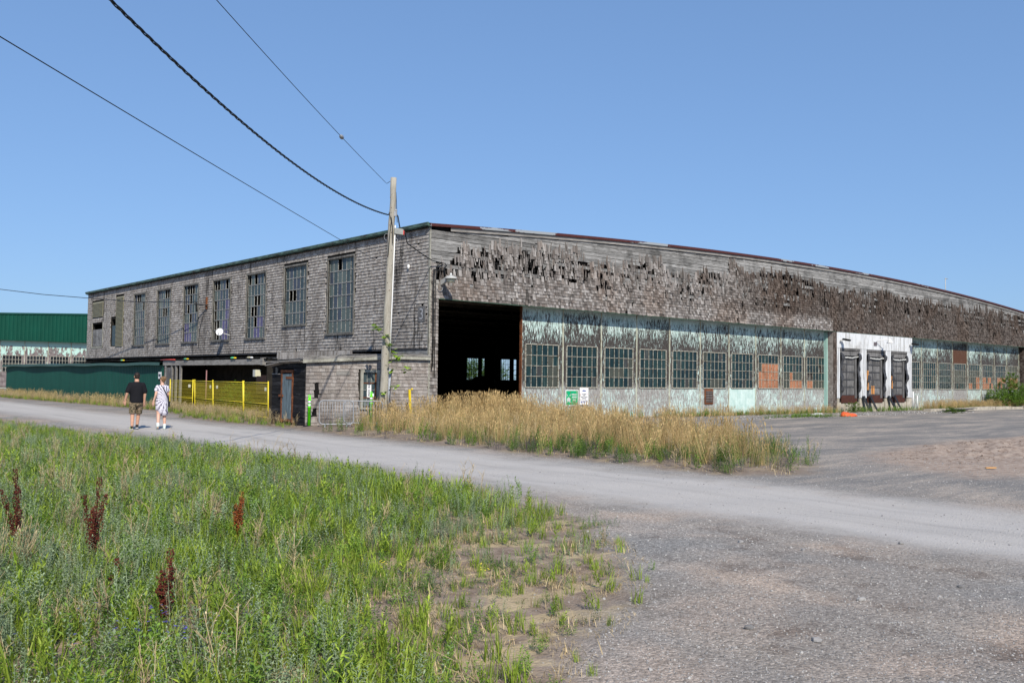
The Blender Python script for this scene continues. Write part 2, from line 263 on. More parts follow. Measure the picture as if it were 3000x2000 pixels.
# ------------------------------------------------------------------ mesh building
class MB:
    def __init__(s): s.v = []; s.f = []; s.r = []; s.m = []; s.sm = []
    def face(s, idx, r=.5, m=0, sm=False): s.f.append(idx); s.r.append(r); s.m.append(m); s.sm.append(sm)
    def quad(s, a, b, c, d, r=.5, m=0):
        k = len(s.v); s.v += [tuple(a), tuple(b), tuple(c), tuple(d)]; s.face((k, k+1, k+2, k+3), r, m)
    def tri(s, a, b, c, r=.5, m=0):
        k = len(s.v); s.v += [tuple(a), tuple(b), tuple(c)]; s.face((k, k+1, k+2), r, m)
    def box(s, x0, x1, y0, y1, z0, z1, r=.5, m=0, faces='xXyYzZ'):
        k = len(s.v)
        s.v += [(x0,y0,z0),(x1,y0,z0),(x1,y1,z0),(x0,y1,z0),(x0,y0,z1),(x1,y0,z1),(x1,y1,z1),(x0,y1,z1)]
        F = dict(z=(0,3,2,1), Z=(4,5,6,7), y=(0,1,5,4), Y=(2,3,7,6), x=(3,0,4,7), X=(1,2,6,5))
        for q in faces: s.face(tuple(k+i for i in F[q]), r, m)
    def obox(s, c, ax, ay, az, r=.5, m=0):      # oriented box: centre + half-axis vectors
        c, ax, ay, az = Vector(c), Vector(ax), Vector(ay), Vector(az); k = len(s.v)
        for dz in (-1, 1):
            for dx, dy in ((-1,-1),(1,-1),(1,1),(-1,1)): s.v.append(tuple(c+ax*dx+ay*dy+az*dz))
        for q in ((0,3,2,1),(4,5,6,7),(0,1,5,4),(2,3,7,6),(3,0,4,7),(1,2,6,5)): s.face(tuple(k+i for i in q), r, m)
    def tube(s, pts, rad, n=8, r=.5, m=0, cap=True, sq=1.0):
        pts = [Vector(p) for p in pts]; N = len(pts); rads = rad if isinstance(rad, (list, tuple)) else [rad]*N
        k0 = len(s.v); ref = None
        for i, p in enumerate(pts):
            t = (pts[min(i+1, N-1)]-pts[max(i-1, 0)])
            t = t.normalized() if t.length > 1e-9 else Vector((0,0,1))
            if ref is None: ref = Vector((1,0,0)) if abs(t.x) < .9 else Vector((0,1,0))
            a = (ref - t*ref.dot(t)).normalized(); b = t.cross(a); ref = a
            for j in range(n):
                th = 2*pi*j/n; s.v.append(tuple(p+(a*cos(th)+b*sin(th)*sq)*rads[i]))
        for i in range(N-1):
            for j in range(n):
                j2 = (j+1) % n; s.face((k0+i*n+j, k0+i*n+j2, k0+(i+1)*n+j2, k0+(i+1)*n+j), r, m, True)
        if cap: s.face(tuple(k0+j for j in range(n))[::-1], r, m); s.face(tuple(k0+(N-1)*n+j for j in range(n)), r, m)
    def rings(s, rings, n=16, r=.5, m=0):       # rings: (cx,cy,cz,rx,ry) stacked
        k0 = len(s.v)
        for cx, cy, cz, rx, ry in rings:
            for j in range(n): th = 2*pi*j/n; s.v.append((cx+rx*cos(th), cy+ry*sin(th), cz))
        for i in range(len(rings)-1):
            for j in range(n):
                j2 = (j+1) % n; s.face((k0+i*n+j, k0+i*n+j2, k0+(i+1)*n+j2, k0+(i+1)*n+j), r, m, True)
        s.face(tuple(k0+j for j in range(n))[::-1], r, m, True); s.face(tuple(k0+(len(rings)-1)*n+j for j in range(n)), r, m, True)
    def ball(s, c, rx, ry, rz, n=10, r=.5, m=0):
        R = []
        for i in range(n+1):
            a = -pi/2+pi*i/n; R.append((c[0], c[1], c[2]+rz*sin(a), max(1e-4, rx*cos(a)), max(1e-4, ry*cos(a))))
        s.rings(R, n+4, r, m)
    def mesh(s, name, mats, off=(0,0,0)):
        me = bpy.data.meshes.new(name)
        v = np.array(s.v, dtype=np.float32).reshape(-1, 3)-np.array(off, dtype=np.float32)
        me.from_pydata(v.tolist(), [], s.f)
        for q in (mats if isinstance(mats, (list, tuple)) else [mats]): me.materials.append(q)
        if s.f:
            me.polygons.foreach_set('material_index', s.m); me.polygons.foreach_set('use_smooth', s.sm)
            a = me.attributes.new('rnd', 'FLOAT', 'FACE'); a.data.foreach_set('value', s.r)
        me.update(); return me
def wloc(p):
    v = Vector((0,0,0))
    while p is not None: v += p.location; p = p.parent
    return v
def put(name, me, parent=None, loc=None):
    o = bpy.data.objects.new(name, me); ROOT.objects.link(o)
    if parent is not None: o.parent = parent
    if loc is not None: o.location = loc
    return o
def part(name, mb, mats, parent, label=None, kind=None, local=False):
    o = put(name, mb.mesh(name, mats, (0,0,0) if local else wloc(parent)), parent)
    if label: o['label'] = label
    if kind: o['kind'] = kind
    return o
def thing(name, label, cat, loc=(0,0,0), group=None, rz=0):
    o = bpy.data.objects.new(name, None); ROOT.objects.link(o); o.location = loc; o.rotation_euler = (0,0,rz)
    o.empty_display_size = .3; o['label'] = label; o['category'] = cat
    if group: o['group'] = group
    return o
def single(name, mb, mats, label, cat, loc=(0,0,0), group=None):
    o = put(name, mb.mesh(name, mats, loc), None, loc); o['label'] = label; o['category'] = cat
    if group: o['group'] = group
    return o
def struct(name, me, kind='structure'):
    o = put(name, me); o['kind'] = kind; return o
def lerpc(ctrl, x):
    xs = [c[0] for c in ctrl]; ys = [c[1] for c in ctrl]; return float(np.interp(x, xs, ys))

# ------------------------------------------------------------------ ground in one seamless grid, split into its surfaces
PATCH = [(-12.3,90),(-12.3,7),(-12.5,0),(-12.05,-7),(-11.9,-11),(-11.9,-15),(-11.95,-18.2),(-12.4,-20.2),(-13.1,-21.3),(-14.1,-22.6),(-14.9,-23.25),(-15.7,-23.7),(-16.5,-24.25),(-17.1,-24.9),(-18.5,-26.6),(-21,-30),(-80,-60),(-80,60)]
ISLE = [(-6.25,-1.2),(-6.55,-6),(-6.45,-11),(-6.75,-15),(-6.55,-17.8),(-5.7,-18.9),(-4.5,-18.8),(-2.5,-17.6),(-.9,-16.1),(.8,-13.6),(2.6,-10),(4.2,-6),(6,-3.4),(12,-1.4),(19.5,-.6),(19.5,.3),(-6,.3)]
WSTRIP = [(-6.3,-.6),(-6.4,8),(-5.2,11),(-4.7,16),(-4.6,24),(-5.3,42),(-5.4,95),(0.2,95),(0.2,2),(-5.1,.2),(-5.2,-.6)]
DIRT = [(-3.2,-21.2),(-1.8,-18.6),(0.2,-17.2),(3.5,-16.6),(8,-16.2),(16,-16.4),(20,-21),(10,-23),(0,-22.6)]
def sdf(poly, X, Y):          # >0 inside
    P = np.array(poly, float); d = np.full(X.shape, 1e18); ins = np.zeros(X.shape, bool)
    for i in range(len(P)):
        a, b = P[i], P[(i+1) % len(P)]; e = b-a; wx, wy = X-a[0], Y-a[1]
        t = np.clip((wx*e[0]+wy*e[1])/(e@e), 0, 1); d = np.minimum(d, (wx-e[0]*t)**2+(wy-e[1]*t)**2)
        c = ((a[1] > Y) != (b[1] > Y)) & (X < (b[0]-a[0])*(Y-a[1])/(b[1]-a[1]+1e-12)+a[0]); ins ^= c
    d = np.sqrt(d); return np.where(ins, d, -d)
def axis(lo, hi, st, far, g=1.18):
    a = list(np.arange(lo, hi+1e-6, st)); s = st
    while a[-1] < far: s *= g; a.append(a[-1]+s)
    s = st
    while a[0] > -far: s *= g; a.insert(0, a[0]-s)
    return np.array(a)
xs = axis(-22, 9, .16, 900); ys = axis(-29, 3, .16, 900)
GX, GY = np.meshgrid(xs, ys)
def hfun(X, Y):
    near = np.exp(-np.maximum(0, np.hypot(X+8, Y+12)-25)/25)
    h = .02*np.sin(X*.9+np.sin(Y*.7))*np.sin(Y*.8+1)+.012*np.sin(X*2.7+Y*1.9)*np.sin(Y*2.3-X)
    di = np.clip(sdf(DIRT, X, Y)+.3, 0, 1)*np.clip((X-.8)/1.2, 0, 1)
    h = h+di*(.05*np.sin(X*3.1+2*np.sin(Y*2.3))*np.sin(Y*4.1)+.035*np.sin(X*7.7+Y*3)*np.sin(Y*9-X*2)+.03)
    h = h+.08*np.clip(sdf(ISLE, X, Y)/1.0, 0, 1)*(Y < -.8)+.05*np.clip(sdf(PATCH, X, Y)/1.5, 0, 1)
    return h*near
H = hfun(GX, GY)
nb_ = (GX > -.5) & (GY > -.5); H = np.where(nb_, -.05, H)
verts = np.stack([GX, GY, H], -1).reshape(-1, 3)
nx, ny = len(xs), len(ys)
ii = np.arange(nx*ny).reshape(ny, nx); F4 = np.stack([ii[:-1,:-1], ii[:-1,1:], ii[1:,1:], ii[1:,:-1]], -1).reshape(-1, 4)
cx = verts[F4].mean(1)
d_road = np.minimum(GX+11.45, -6.65-GX).reshape(-1); d_green = sdf(PATCH, GX, GY).reshape(-1)
d_dirt = sdf(DIRT, GX, GY).reshape(-1); d_weed = np.maximum(sdf(ISLE, GX, GY), sdf(WSTRIP, GX, GY)).reshape(-1)
mR = (cx[:,0] > -11.45) & (cx[:,0] < -6.65); mG = d_green[F4].mean(1) > 0; mD = (d_dirt[F4].mean(1) > 0) & ~mR
mY = (cx[:,0] >= -11.45) & (cx[:,1] < -.5) & ~mR & ~mD & (d_weed[F4].mean(1) < 0) & (cx[:,0] > -6.65)
mF = ~mR & ~mG & (cx[:,1] < -15) & (cx[:,0] < -10) & (cx[:,1] > -60)
sel = np.zeros(len(F4), int); sel[mY] = 2; sel[mD] = 3; sel[mF] = 4; sel[mG] = 0; sel[mR] = 1
for k, nm in enumerate(['ground', 'gravel_road', 'yard', 'dirt_patch', 'gravel_verge']):
    f = F4[sel == k]; u, inv = np.unique(f, return_inverse=True); inv = inv.reshape(f.shape)
    me = bpy.data.meshes.new(nm); me.from_pydata(verts[u].tolist(), [], inv.tolist()); me.materials.append(M['ground'])
    for an, av in (('d_road', d_road), ('d_green', d_green), ('d_dirt', d_dirt), ('d_weed', d_weed)):
        a = me.attributes.new(an, 'FLOAT', 'POINT'); a.data.foreach_set('value', np.clip(av[u], -20, 20).astype(np.float32))
    me.polygons.foreach_set('use_smooth', [True]*len(me.polygons)); me.update(); struct(nm, me)
def gz(x, y): return float(hfun(np.array([x], float), np.array([y], float))[0])

# ------------------------------------------------------------------ hangar
hangar = thing('hangar', 'huge weathered shingle-clad wooden hangar with one sliding door open and mint doors', 'hangar')
RD = .55                                             # door recess behind the shingled fascia
TOPZ = 4.78
def roofz(s): return 7.55+.92*(1-((s-28.8)/28.8)**2)
L, W = 42.0, 60.6
# --- side wall (x = 0 plane) with window openings; and back, right walls
def holed(mb, a0, a1, z0, z1, holes, fn, r=.5):
    A = sorted({a0, a1, *[h[0] for h in holes], *[h[1] for h in holes]}); Z = sorted({z0, z1, *[h[2] for h in holes], *[h[3] for h in holes]})
    for i in range(len(A)-1):
        for j in range(len(Z)-1):
            ca, cz = (A[i]+A[i+1])/2, (Z[j]+Z[j+1])/2
            if any(h[0] < ca < h[1] and h[2] < cz < h[3] for h in holes): continue
            mb.quad(fn(A[i], Z[j]), fn(A[i+1], Z[j]), fn(A[i+1], Z[j+1]), fn(A[i], Z[j+1]), r)
WIN = [(5.49, 7.63, 3.62, 6.87), (9.61, 11.72, 4.13, 6.86), (13.71, 15.78, 3.61, 6.82), (17.82, 19.95, 3.61, 6.83), (21.97, 24.08, 3.61, 6.83), (26.1, 28.23, 3.6, 6.82), (30.3, 32.33, 3.6, 6.82)]
SLIT = (35.9, 36.72, 3.62, 5.43); LOUV1 = (34.4, 35.75, 3.55, 6.9); LOUV2 = (38.6, 40.85, 5.72, 6.8); HOLE = (38.55, 40.8, 3.66, 5.24)
SH = WIN+[SLIT, HOLE]
mb = MB()
holed(mb, 0, L, 0, 7.5, SH, lambda a, z: (0.0, a, z)); holed(mb, 0, L, 0, 7.5, SH, lambda a, z: (.18, a, z))
for a0, a1, z0, z1 in SH:
    for p, q in (((a0,z0),(a1,z0)),((a1,z0),(a1,z1)),((a1,z1),(a0,z1)),((a0,z1),(a0,z0))):
        mb.quad((0,p[0],p[1]),(0,q[0],q[1]),(.18,q[0],q[1]),(.18,p[0],p[1]))
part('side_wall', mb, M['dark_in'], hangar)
BW = [(34.93, 36.4, 1.6, 3.7), (36.8, 37.2, 1.6, 3.7), (39.1, 40.5, 1.6, 3.7), (40.97, 41.4, 1.6, 3.7)]
mb = MB(); holed(mb, .18, W, 0, 7.5, BW, lambda a, z: (a, L, z)); holed(mb, .18, W, 0, 7.5, BW, lambda a, z: (a, L-.15, z))
for x in np.arange(0, W, 3.0): mb.quad((x, L, 7.5), (min(x+3, W), L, 7.5), (min(x+3, W), L, roofz(min(x+3, W))-.05), (x, L, roofz(x)-.05))
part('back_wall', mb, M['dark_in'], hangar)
for a0, a1, z0, z1 in BW:
    mb = MB()
    for x in np.linspace(a0, a1, 6 if a1-a0 > 1 else 2): mb.box(x-.02, x+.02, L-.12, L-.08, z0, z1)
    for z in np.linspace(z0, z1, 5): mb.box(a0, a1, L-.13, L-.09, z-.02, z+.02)
    part('window_bars', mb, M['dark_in'], hangar)
mb = MB(); mb.box(W, W+.18, .1, L, 0, 7.2); part('far_side_wall', mb, M['dark_in'], hangar)
mb = MB(); xs_ = np.linspace(-.12, W+.25, 60)
for a, b in zip(xs_[:-1], xs_[1:]):
    for y0, y1 in ((-.10, L+.2),):
        mb.quad((a,y0,roofz(a)+.02),(b,y0,roofz(b)+.02),(b,y1,roofz(b)+.02),(a,y1,roofz(a)+.02)); mb.quad((a,y0+.2,roofz(a)-.12),(a,y1,roofz(a)-.12),(b,y1,roofz(b)-.12),(b,y0+.2,roofz(b)-.12))
part('roof', mb, M['roof'], hangar)
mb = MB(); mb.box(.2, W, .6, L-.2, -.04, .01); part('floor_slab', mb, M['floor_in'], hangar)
# trusses and interior steel
for k, y in enumerate((2.0, 6.5, 12, 18, 26, 34)):
    mb = MB(); mb.box(.2, W-.1, y-.09, y+.09, 5.1, 5.32); mb.box(.2, W-.1, y+.3, y+.36, 4.86, 4.94)
    for q in range(16):
        x0 = .4+q*3.6; x1 = x0+1.8; x2 = x0+3.6
        for A_, B_ in (((x0, 5.3), (x1, roofz(x1)-.25)), ((x1, roofz(x1)-.25), (x2, 5.3))):
            if B_[0] < W: mb.tube([(A_[0], y, A_[1]), (B_[0], y, B_[1])], .07, 4)
    part('truss', mb, M['truss'], hangar)
for y in (6.5, 18, 30):
    mb = MB(); mb.box(28.6, 29.0, y-.2, y+.2, 0, 5.1); part('column', mb, M['truss'], hangar)
mb = MB()
for q in range(5): mb.tube([(1.0+q*2.2, 1.2+.5*q, 4.9), (3.5+q*2.4, 6.0, 5.35)], .05, 5)
part('brace', mb, M['truss'], hangar)
# --- fascia backing and silver planks
mb = MB()
for a, b in zip(np.linspace(0, W, 40)[:-1], np.linspace(0, W, 40)[1:]): mb.quad((a,.05,TOPZ),(b,.05,TOPZ),(b,.05,roofz(b)-.02),(a,.05,roofz(a)-.02))
mb.quad((0,.05,TOPZ),(W,.05,TOPZ),(W,RD+.1,TOPZ),(0,RD+.1,TOPZ))
part('fascia_backing', mb, M['tar'], hangar)
RP = .158
row = 0; z = 5.0
stuffp = MB(); nplank = 0
while z < 8.5:
    x = -.02-random.random()*3
    while x < W:
        ln = random.uniform(2.6, 5.2); a, b = max(x, 0.0), min(x+ln-.012, W)
        if b > a+.1:
            cut = max(a, .0)
            # clip by arched roof: skip planks fully above, trim ends
            while a < b and roofz(a)-.16 < z+RP*.5: a += .4
            while b > a and roofz(b)-.16 < z+RP*.5: b -= .4
            if b > a+.3:
                dy = random.uniform(0, .012); h = RP-random.uniform(.008, .022); tl = random.uniform(-.004, .004)
                vis = z > 6.55
                m_ = MB() if (vis and nplank < 240) else stuffp
                seg = 3
                rr = random.random()
                for s_ in range(seg):
                    p, q = a+(b-a)*s_/seg, a+(b-a)*(s_+1)/seg
                    m_.box(p, q, .006-dy, .045, z+tl*s_, z+h+tl*s_, rr, 0, 'yzZ'+('x' if s_ == 0 else '')+('X' if s_ == seg-1 else ''))
                if m_ is not stuffp: part('plank', m_, M['plank_silver'], hangar); nplank += 1
        x += ln
    z += RP
part('plank', stuffp, M['plank_silver'], hangar, kind='stuff')

# --- shingles
def wedge(mb, o, u, w, L_, t, r, tilt=0.0, t0=.003):
    """shingle: bottom-left corner o, width along unit u, outward normal nn; L_ long, butt thickness t"""
    uu, nn = u; up = Vector((0,0,1))
    if tilt: up = (up*cos(tilt)+uu*sin(tilt)).normalized(); uu = (uu*cos(tilt)-Vector((0,0,1))*sin(tilt)).normalized()
    o = Vector(o); a = o; b = o+uu*w; c = b+up*L_; d = a+up*L_
    k = len(mb.v); T = nn*t; T0 = nn*t0
    mb.v += [tuple(a+T), tuple(b+T), tuple(c+T0), tuple(d+T0), tuple(a), tuple(b), tuple(c-nn*.002), tuple(d-nn*.002)]
    for f in ((0,1,2,3),(4,5,1,0),(4,0,3,7),(1,5,6,2)): mb.face(tuple(k+i for i in f), r)
FA = (Vector((1,0,0)), Vector((0,-1,0))); SA = (Vector((0,-1,0)), Vector((-1,0,0)))
EXP = .131
PROF = [(0,5.95),(1.0,5.95),(1.35,6.85),(2.5,6.7),(4,7.0),(5,7.05),(7,7.25),(8.4,7.1),(9,6.75),(10.5,6.9),(12,7.1),(13.3,7.4),(14,6.85),(15.5,6.9),(17.5,7.1),(18.6,7.15),(19,7.85),(19.6,7.7),(20.5,7.25),(22.5,7.6),(25,7.6),(27,7.3),(29.5,7.0),(32,7.2),(35,7.35),(40,7.15),(46,7.05),(50,7.2),(55,7.05),(60,6.9)]
def nz(x, y, s=0): return mnoise.noise(Vector((x, y, s*17.3+.5)))
fs_list = []; tars = MB(); tars2 = MB()
rowi = 0; z = TOPZ-.02
while z < 8.2:
    x = random.uniform(-.1, 0)
    while x < W:
        w = random.choice((.06,.075,.09,.1,.12,.14,.16) if z > 5.4 else (.08,.1,.12,.14,.16,.18))*random.uniform(.85,1.15); x1 = x+w
        bd = lerpc(PROF, x)+.30*nz(x*1.1, 0, 1)+.35*nz(x*4.5, 0, 2)
        top = min(bd, roofz(x)-.2)
        if z < top and x > -.01 and x1 < W+.02:
            dep = top-z
            # vertical-run dropouts
            v1 = nz(x*3.1, z*1.3, 3); v2 = nz(x*1.0, z*1.1, 4); run = nz(x*8.5, z*1.1, 6); run2 = nz(x*5.1, z*2.3, 9)
            band = exp(-((z-(5.93-.06*math.sin(x*.8)-.012*x))/.15)**2)*(1 if 2.6 < x < 9 else .8 if x < 18 else .3 if x < 24 else 0)
            near_ = 1.0 if x < 17 else .75
            if dep < 1.25: miss = run+.75*v1+.5*v2 > -.24+dep*.27/near_
            else: miss = run+.6*v1+.5*v2 > .31-(.05 if x < 15 else 0)+(0 if z > 5.6 else .25)
            if band > .45 and run2*.8+v2+.4*v1 > -.12: miss = True
            if z < TOPZ+.35 and not (run+v1 > .85): miss = False
            if miss and random.random() < .07: miss = False
            if miss:
                tarn = nz(x*.9, z*1.7, 11)+.25*nz(x*4, z*4, 12)
                if tarn > -.34 or dep > .9:
                    y_ = -.001; tgt = tars2 if band > .5 and tarn < .1 else tars; up_ = z+.16+random.uniform(-.05,.06); dn_ = z-.04+random.uniform(-.05,.02)
                    tgt.quad((x-.012,y_,dn_),(x1+.012,y_,dn_+random.uniform(-.03,.03)),(x1+.012,y_,up_+random.uniform(-.03,.03)),(x-.012,y_,up_), random.random())
                if random.random() < .34: fs_list.append((x+random.uniform(0,w*.6), z+random.uniform(-.06,.06), random.uniform(.018,.04), random.uniform(.22,.40), .03, random.gauss(0,.10)))
            else:
                Ls = .25 if dep > .9 else random.uniform(.25, .42)
                ti = random.gauss(0, .028) if dep > .9 else random.gauss(0, .07)
                if random.random() < .012: ti = random.uniform(-.35, .35)
                jit = random.gauss(0, .007) if dep > 1 else random.gauss(0, .02)
                th = random.uniform(.036, .05) if random.random() > .07 else .07
                near_w = w-random.uniform(.006, .014)
                if dep < .9 and random.random() < .4: near_w *= random.uniform(.45, .9)
                fs_list.append((x, z+jit, near_w, Ls, th, ti))
        x = x1
    z += EXP; rowi += 1
part('tar_paper', tars, M['tar'], hangar, kind='stuff'); part('felt_patch', tars2, M['tar_grey'], hangar, kind='stuff')
# pier shingles at the left jamb (0..0.4) and the piers between the door groups
PIERS = [(0.0, .40), (29.28, 29.64), (58.75, 59.6)]
for a, b in PIERS[:2]:
    z = .02
    while z < TOPZ-.05:
        x = a
        while x < b-.02:
            w = min(random.choice((.08,.1,.13,.16)), b-x)
            if b-x-w < .04: w = b-x
            fs_list.append((x, z, w-.005, .21, .036, random.gauss(0,.01))); x += w
        z += EXP
def emit_shingles(lst, frame, origin, matname, parent, n_single, key, tz):
    lst = sorted(lst, key=key); vs = []
    st = MB(); variants = []
    for k in range(24):
        w = .07+.1*(k % 8)/7; m_ = MB(); wedge(m_, (0,0,0), frame, w, .25, tz, ((k*37) % 24)/24); variants.append((w, m_.mesh('shingle', matname)))
    for i, (s, z, w, Ls, th, ti) in enumerate(lst):
        o = origin(s, z)
        if i < n_single:
            best = sorted(variants, key=lambda q: abs(q[0]-w)+random.random()*.02)[0]
            ob = put('shingle', best[1], parent, Vector(o)-wloc(parent)); ob.scale = (w/best[0], 1, Ls/.25) if frame is FA else (1, w/best[0], Ls/.25)
            ax = 1 if frame is FA else 0
            ob.rotation_euler[ax] = ti if frame is FA else ti
        else: wedge(st, o, frame, w, Ls, th, random.random(), ti)
    part('shingle', st, matname, parent, kind='stuff')
# side wall shingles collected separately, biggest (nearest) 300 over both walls become single parts on the facade corner
emit_shingles(fs_list, FA, lambda s, z: (s, -.004, z), M['shingle_facade'], hangar, 150, lambda q: q[0]+(0 if q[1] > TOPZ-.1 else 3), .036)
sd = []
z = 2.86
while z < 7.40:
    y = L
    while y > 0.02:
        w = random.choice((.075,.09,.1,.12,.14,.16))*random.uniform(.9,1.1); w = min(w, y)
        lo, hi = y-w, y
        blocked = any(a0-.10 < hi and lo < a1+.10 and z+.03 > z0-.12 and z < z1+.08 for a0, a1, z0, z1 in SH+[LOUV1, LOUV2])
        blocked = blocked or (.18 < (lo+hi)/2 < .70 and 3.85 < z < 4.42)
        if not blocked and random.random() > .002: sd.append((hi, z+random.gauss(0,.004), w-.006, min(.20, 7.48-z), random.uniform(.034,.048), random.gauss(0,.012)))
        y = lo
    z += EXP
emit_shingles(sd, SA, lambda s, z: (-.002, s, z), M['shingle_side'], hangar, 150, lambda q: q[0]+(0 if q[1] > 4 else 1), .038)
mb = MB()                                    # lower side wall boards (behind the lean-tos)
z = .0
while z < 2.80:
    mb.box(-.03, -.003, 2.4, L, z, z+.15, random.random()); z += .156
part('lower_wall_boards', mb, M['plank_silver'], hangar, kind='stuff')
mb = MB(); mb.box(-.05, -.005, .02, L, 2.78, 2.84)
part('flashing_strip', mb, M['tar_grey'], hangar)
mb = MB(); mb.box(-.03, -.006, .02, L, 2.58, 2.77); part('skirt_board', mb, M['plank_silver'], hangar)
mb = MB(); mb.box(-.045, -.003, -.032, .06, 2.6, 7.45); mb.box(-.045, .045, -.034, -.003, 0, 5.9)
part('corner_board', mb, M['trim_wood'], hangar)
mb = MB(); mb.box(-.14, -.002, -.06, L+.15, 7.46, 7.60); mb.box(-.20, -.141, -.06, L+.15, 7.50, 7.62)
part('eave_gutter', mb, M['edge_green'], hangar)
mb = MB()
for a, b in zip(xs_[:-1], xs_[1:]):
    mb.v += []; k = len(mb.v)
    for x in (a, b):
        for y, dz in ((-.13,-.075),(-.13,.035),(-.02,.04),(-.02,-.075)): mb.v.append((x, y, roofz(x)+dz))
    for f in ((0,4,5,1),(1,5,6,2),(0,3,7,4)): mb.face(tuple(k+i for i in f))
part('roof_edge', mb, M['edge_red'], hangar)
mb = MB()
for a, b in zip(xs_[1:-2], xs_[2:-1]):
    k = len(mb.v)
    for x in (a, b):
        for y, dz in ((-.06,-.22),(-.06,-.08),(.0,-.08),(.0,-.22)): mb.v.append((x, y, roofz(x)+dz))
    for f in ((0,4,5,1),(1,5,6,2),(0,3,7,4)): mb.face(tuple(k+i for i in f), .6)
part('verge_board', mb, M['beam_wood'], hangar)
mb = MB(); mb.box(.4, W, -.035, .05, TOPZ-.055, TOPZ-.022); part('drip_edge', mb, plain('dull_green_drip', (.06,.10,.07)), hangar)
mb = MB(); mb.box(0.0, .40, .0, RD+.3, 0, TOPZ); part('corner_pier', mb, M['frame_wood'], hangar)
mb = MB(); mb.box(29.28, 29.64, .0, RD+.3, 0, TOPZ); part('middle_pier', mb, M['frame_wood'], hangar)
# shingles on the pier's exposed side face
mb = MB(); z = .02
while z < TOPZ-.1:
    y = RD
    while y > .03:
        w = min(random.choice((.1,.13,.16)), y); wedge(mb, (29.278, y, z), SA, w-.005, .3, .024, random.random()); y -= w
    z += EXP
part('pier_shingles', mb, M['shingle_low'], hangar, kind='stuff')

# --- side windows
pane_left = [150+0]
MAXP = 290; pane_count = 0; panes_rest = MB()
PM = [M['glass_door'], M['glass_side'], M['ply'], M['grey_pane'], M['purple'], M['white']]
def pane(kind, mkbox, parent):
    global pane_count
    if pane_count < MAXP:
        m_ = MB(); mkbox(m_, random.random(), 0); part('pane', m_, PM[kind], parent); pane_count += 1
    else: mkbox(panes_rest, random.random(), kind)
def side_window(a0, a1, z0, z1, rows, cols, broken, purple=()):
    w = put('window', None, hangar); w.empty_display_size = .2; w.location = (0, a1, z0)
    mb = MB(); t = .07
    mb.box(-.045, .05, a0-.09, a0, z0-.09, z1+.08); mb.box(-.045, .05, a1, a1+.09, z0-.09, z1+.08)
    mb.box(-.045, .05, a0, a1, z1, z1+.08); mb.box(-.10, .05, a0-.1, a1+.1, z0-.10, z0-.02, .3)
    part('window_frame', mb, M['frame_wood'], w)
    mb = MB()
    for i in range(cols+1):
        y = a0+(a1-a0)*i/cols; mb.box(.045, .075, y-.016, y+.016, z0, z1)
    for j in range(rows+1):
        z = z0+(z1-z0)*j/rows; mb.box(.04, .08, a0, a1, z-.022, z+.022)
    for i in range(cols):
        y = a0+(a1-a0)*(i+.5)/cols; mb.box(.05, .07, y-.006, y+.006, z0, z1) if False else None
    part('muntins', mb, M['muntin_grey'], w)
    for j in range(rows):
        for i in range(cols):
            if (i, j) in broken: continue
            y0 = a0+(a1-a0)*(cols-1-i)/cols; y1 = y0+(a1-a0)/cols; p0 = z0+(z1-z0)*(rows-1-j)/rows; p1 = p0+(z1-z0)/rows
            jx = random.uniform(0, .006)
            def bx(m_, r, mi, y0=y0, y1=y1, p0=p0, p1=p1, jx=jx): m_.quad((.058+jx, y1, p0), (.058+jx, y0, p0), (.058, y0, p1), (.058, y1, p1), r, mi)
            pane(4 if (i, j) in purple else 1, bx, w)
# i counts from the left in the photo (far side), j from the top
BR = [{(2,0)}, {(1,2),(2,2)} , {(0,0),(2,0),(5,0),(2,2),(3,2),(1,3),(2,3),(2,4)}, {(0,0),(1,0),(4,0),(5,1),(0,2),(1,4),(0,4),(0,5),(1,5),(0,3)}, {(1,0),(2,0),(3,0),(2,1),(5,2),(1,2),(2,3)}, {(2,2),(3,2),(3,0),(4,0)}, {(1,0),(2,0),(4,1)}]
PU = [(), (), {(3,4),(4,4),(3,5),(2,5)}, {(4,2),(5,2),(4,3),(5,3),(3,4),(4,4),(3,5),(4,5)}, {(0,4),(1,4),(0,5),(1,5),(2,5)}, (), ()]
for k, w in enumerate(WIN): side_window(*w, 5 if k == 1 else 6, 6, BR[k], PU[k])
mb = MB()
for a0, a1, z0, z1 in (LOUV1, LOUV2):
    mb.box(-.03, -.002, a0, a1, z0, z1, .5); z = z0+.03
    while z < z1-.05: mb.obox((-.05, (a0+a1)/2, z), (.02, 0, .018), (0, (a1-a0)/2, 0), (-.003, 0, .004), random.random()); z += .085
part('louvre', mb, plain('olive_louvre', (.26, .245, .17), .6), hangar)
mb = MB(); mb.box(.02, .05, 38.6, 40.75, 3.68, 4.85, .5); part('boarding_sheet', mb, M['plank_silver'], hangar)
mb = MB(); mb.box(.03, .06, 35.92, 36.7, 3.64, 5.0, .5); part('slit_glazing', mb, M['glass_side'], hangar)
mb = MB(); mb.box(-.04, 0, 40.82, 40.92, 3.55, 5.35); mb.box(-.04, 0, 38.45, 38.55, 3.55, 5.35); mb.box(-.05, 0, 38.45, 40.92, 3.52, 3.65); part('hole_trim', mb, M['trim_wood'], hangar)
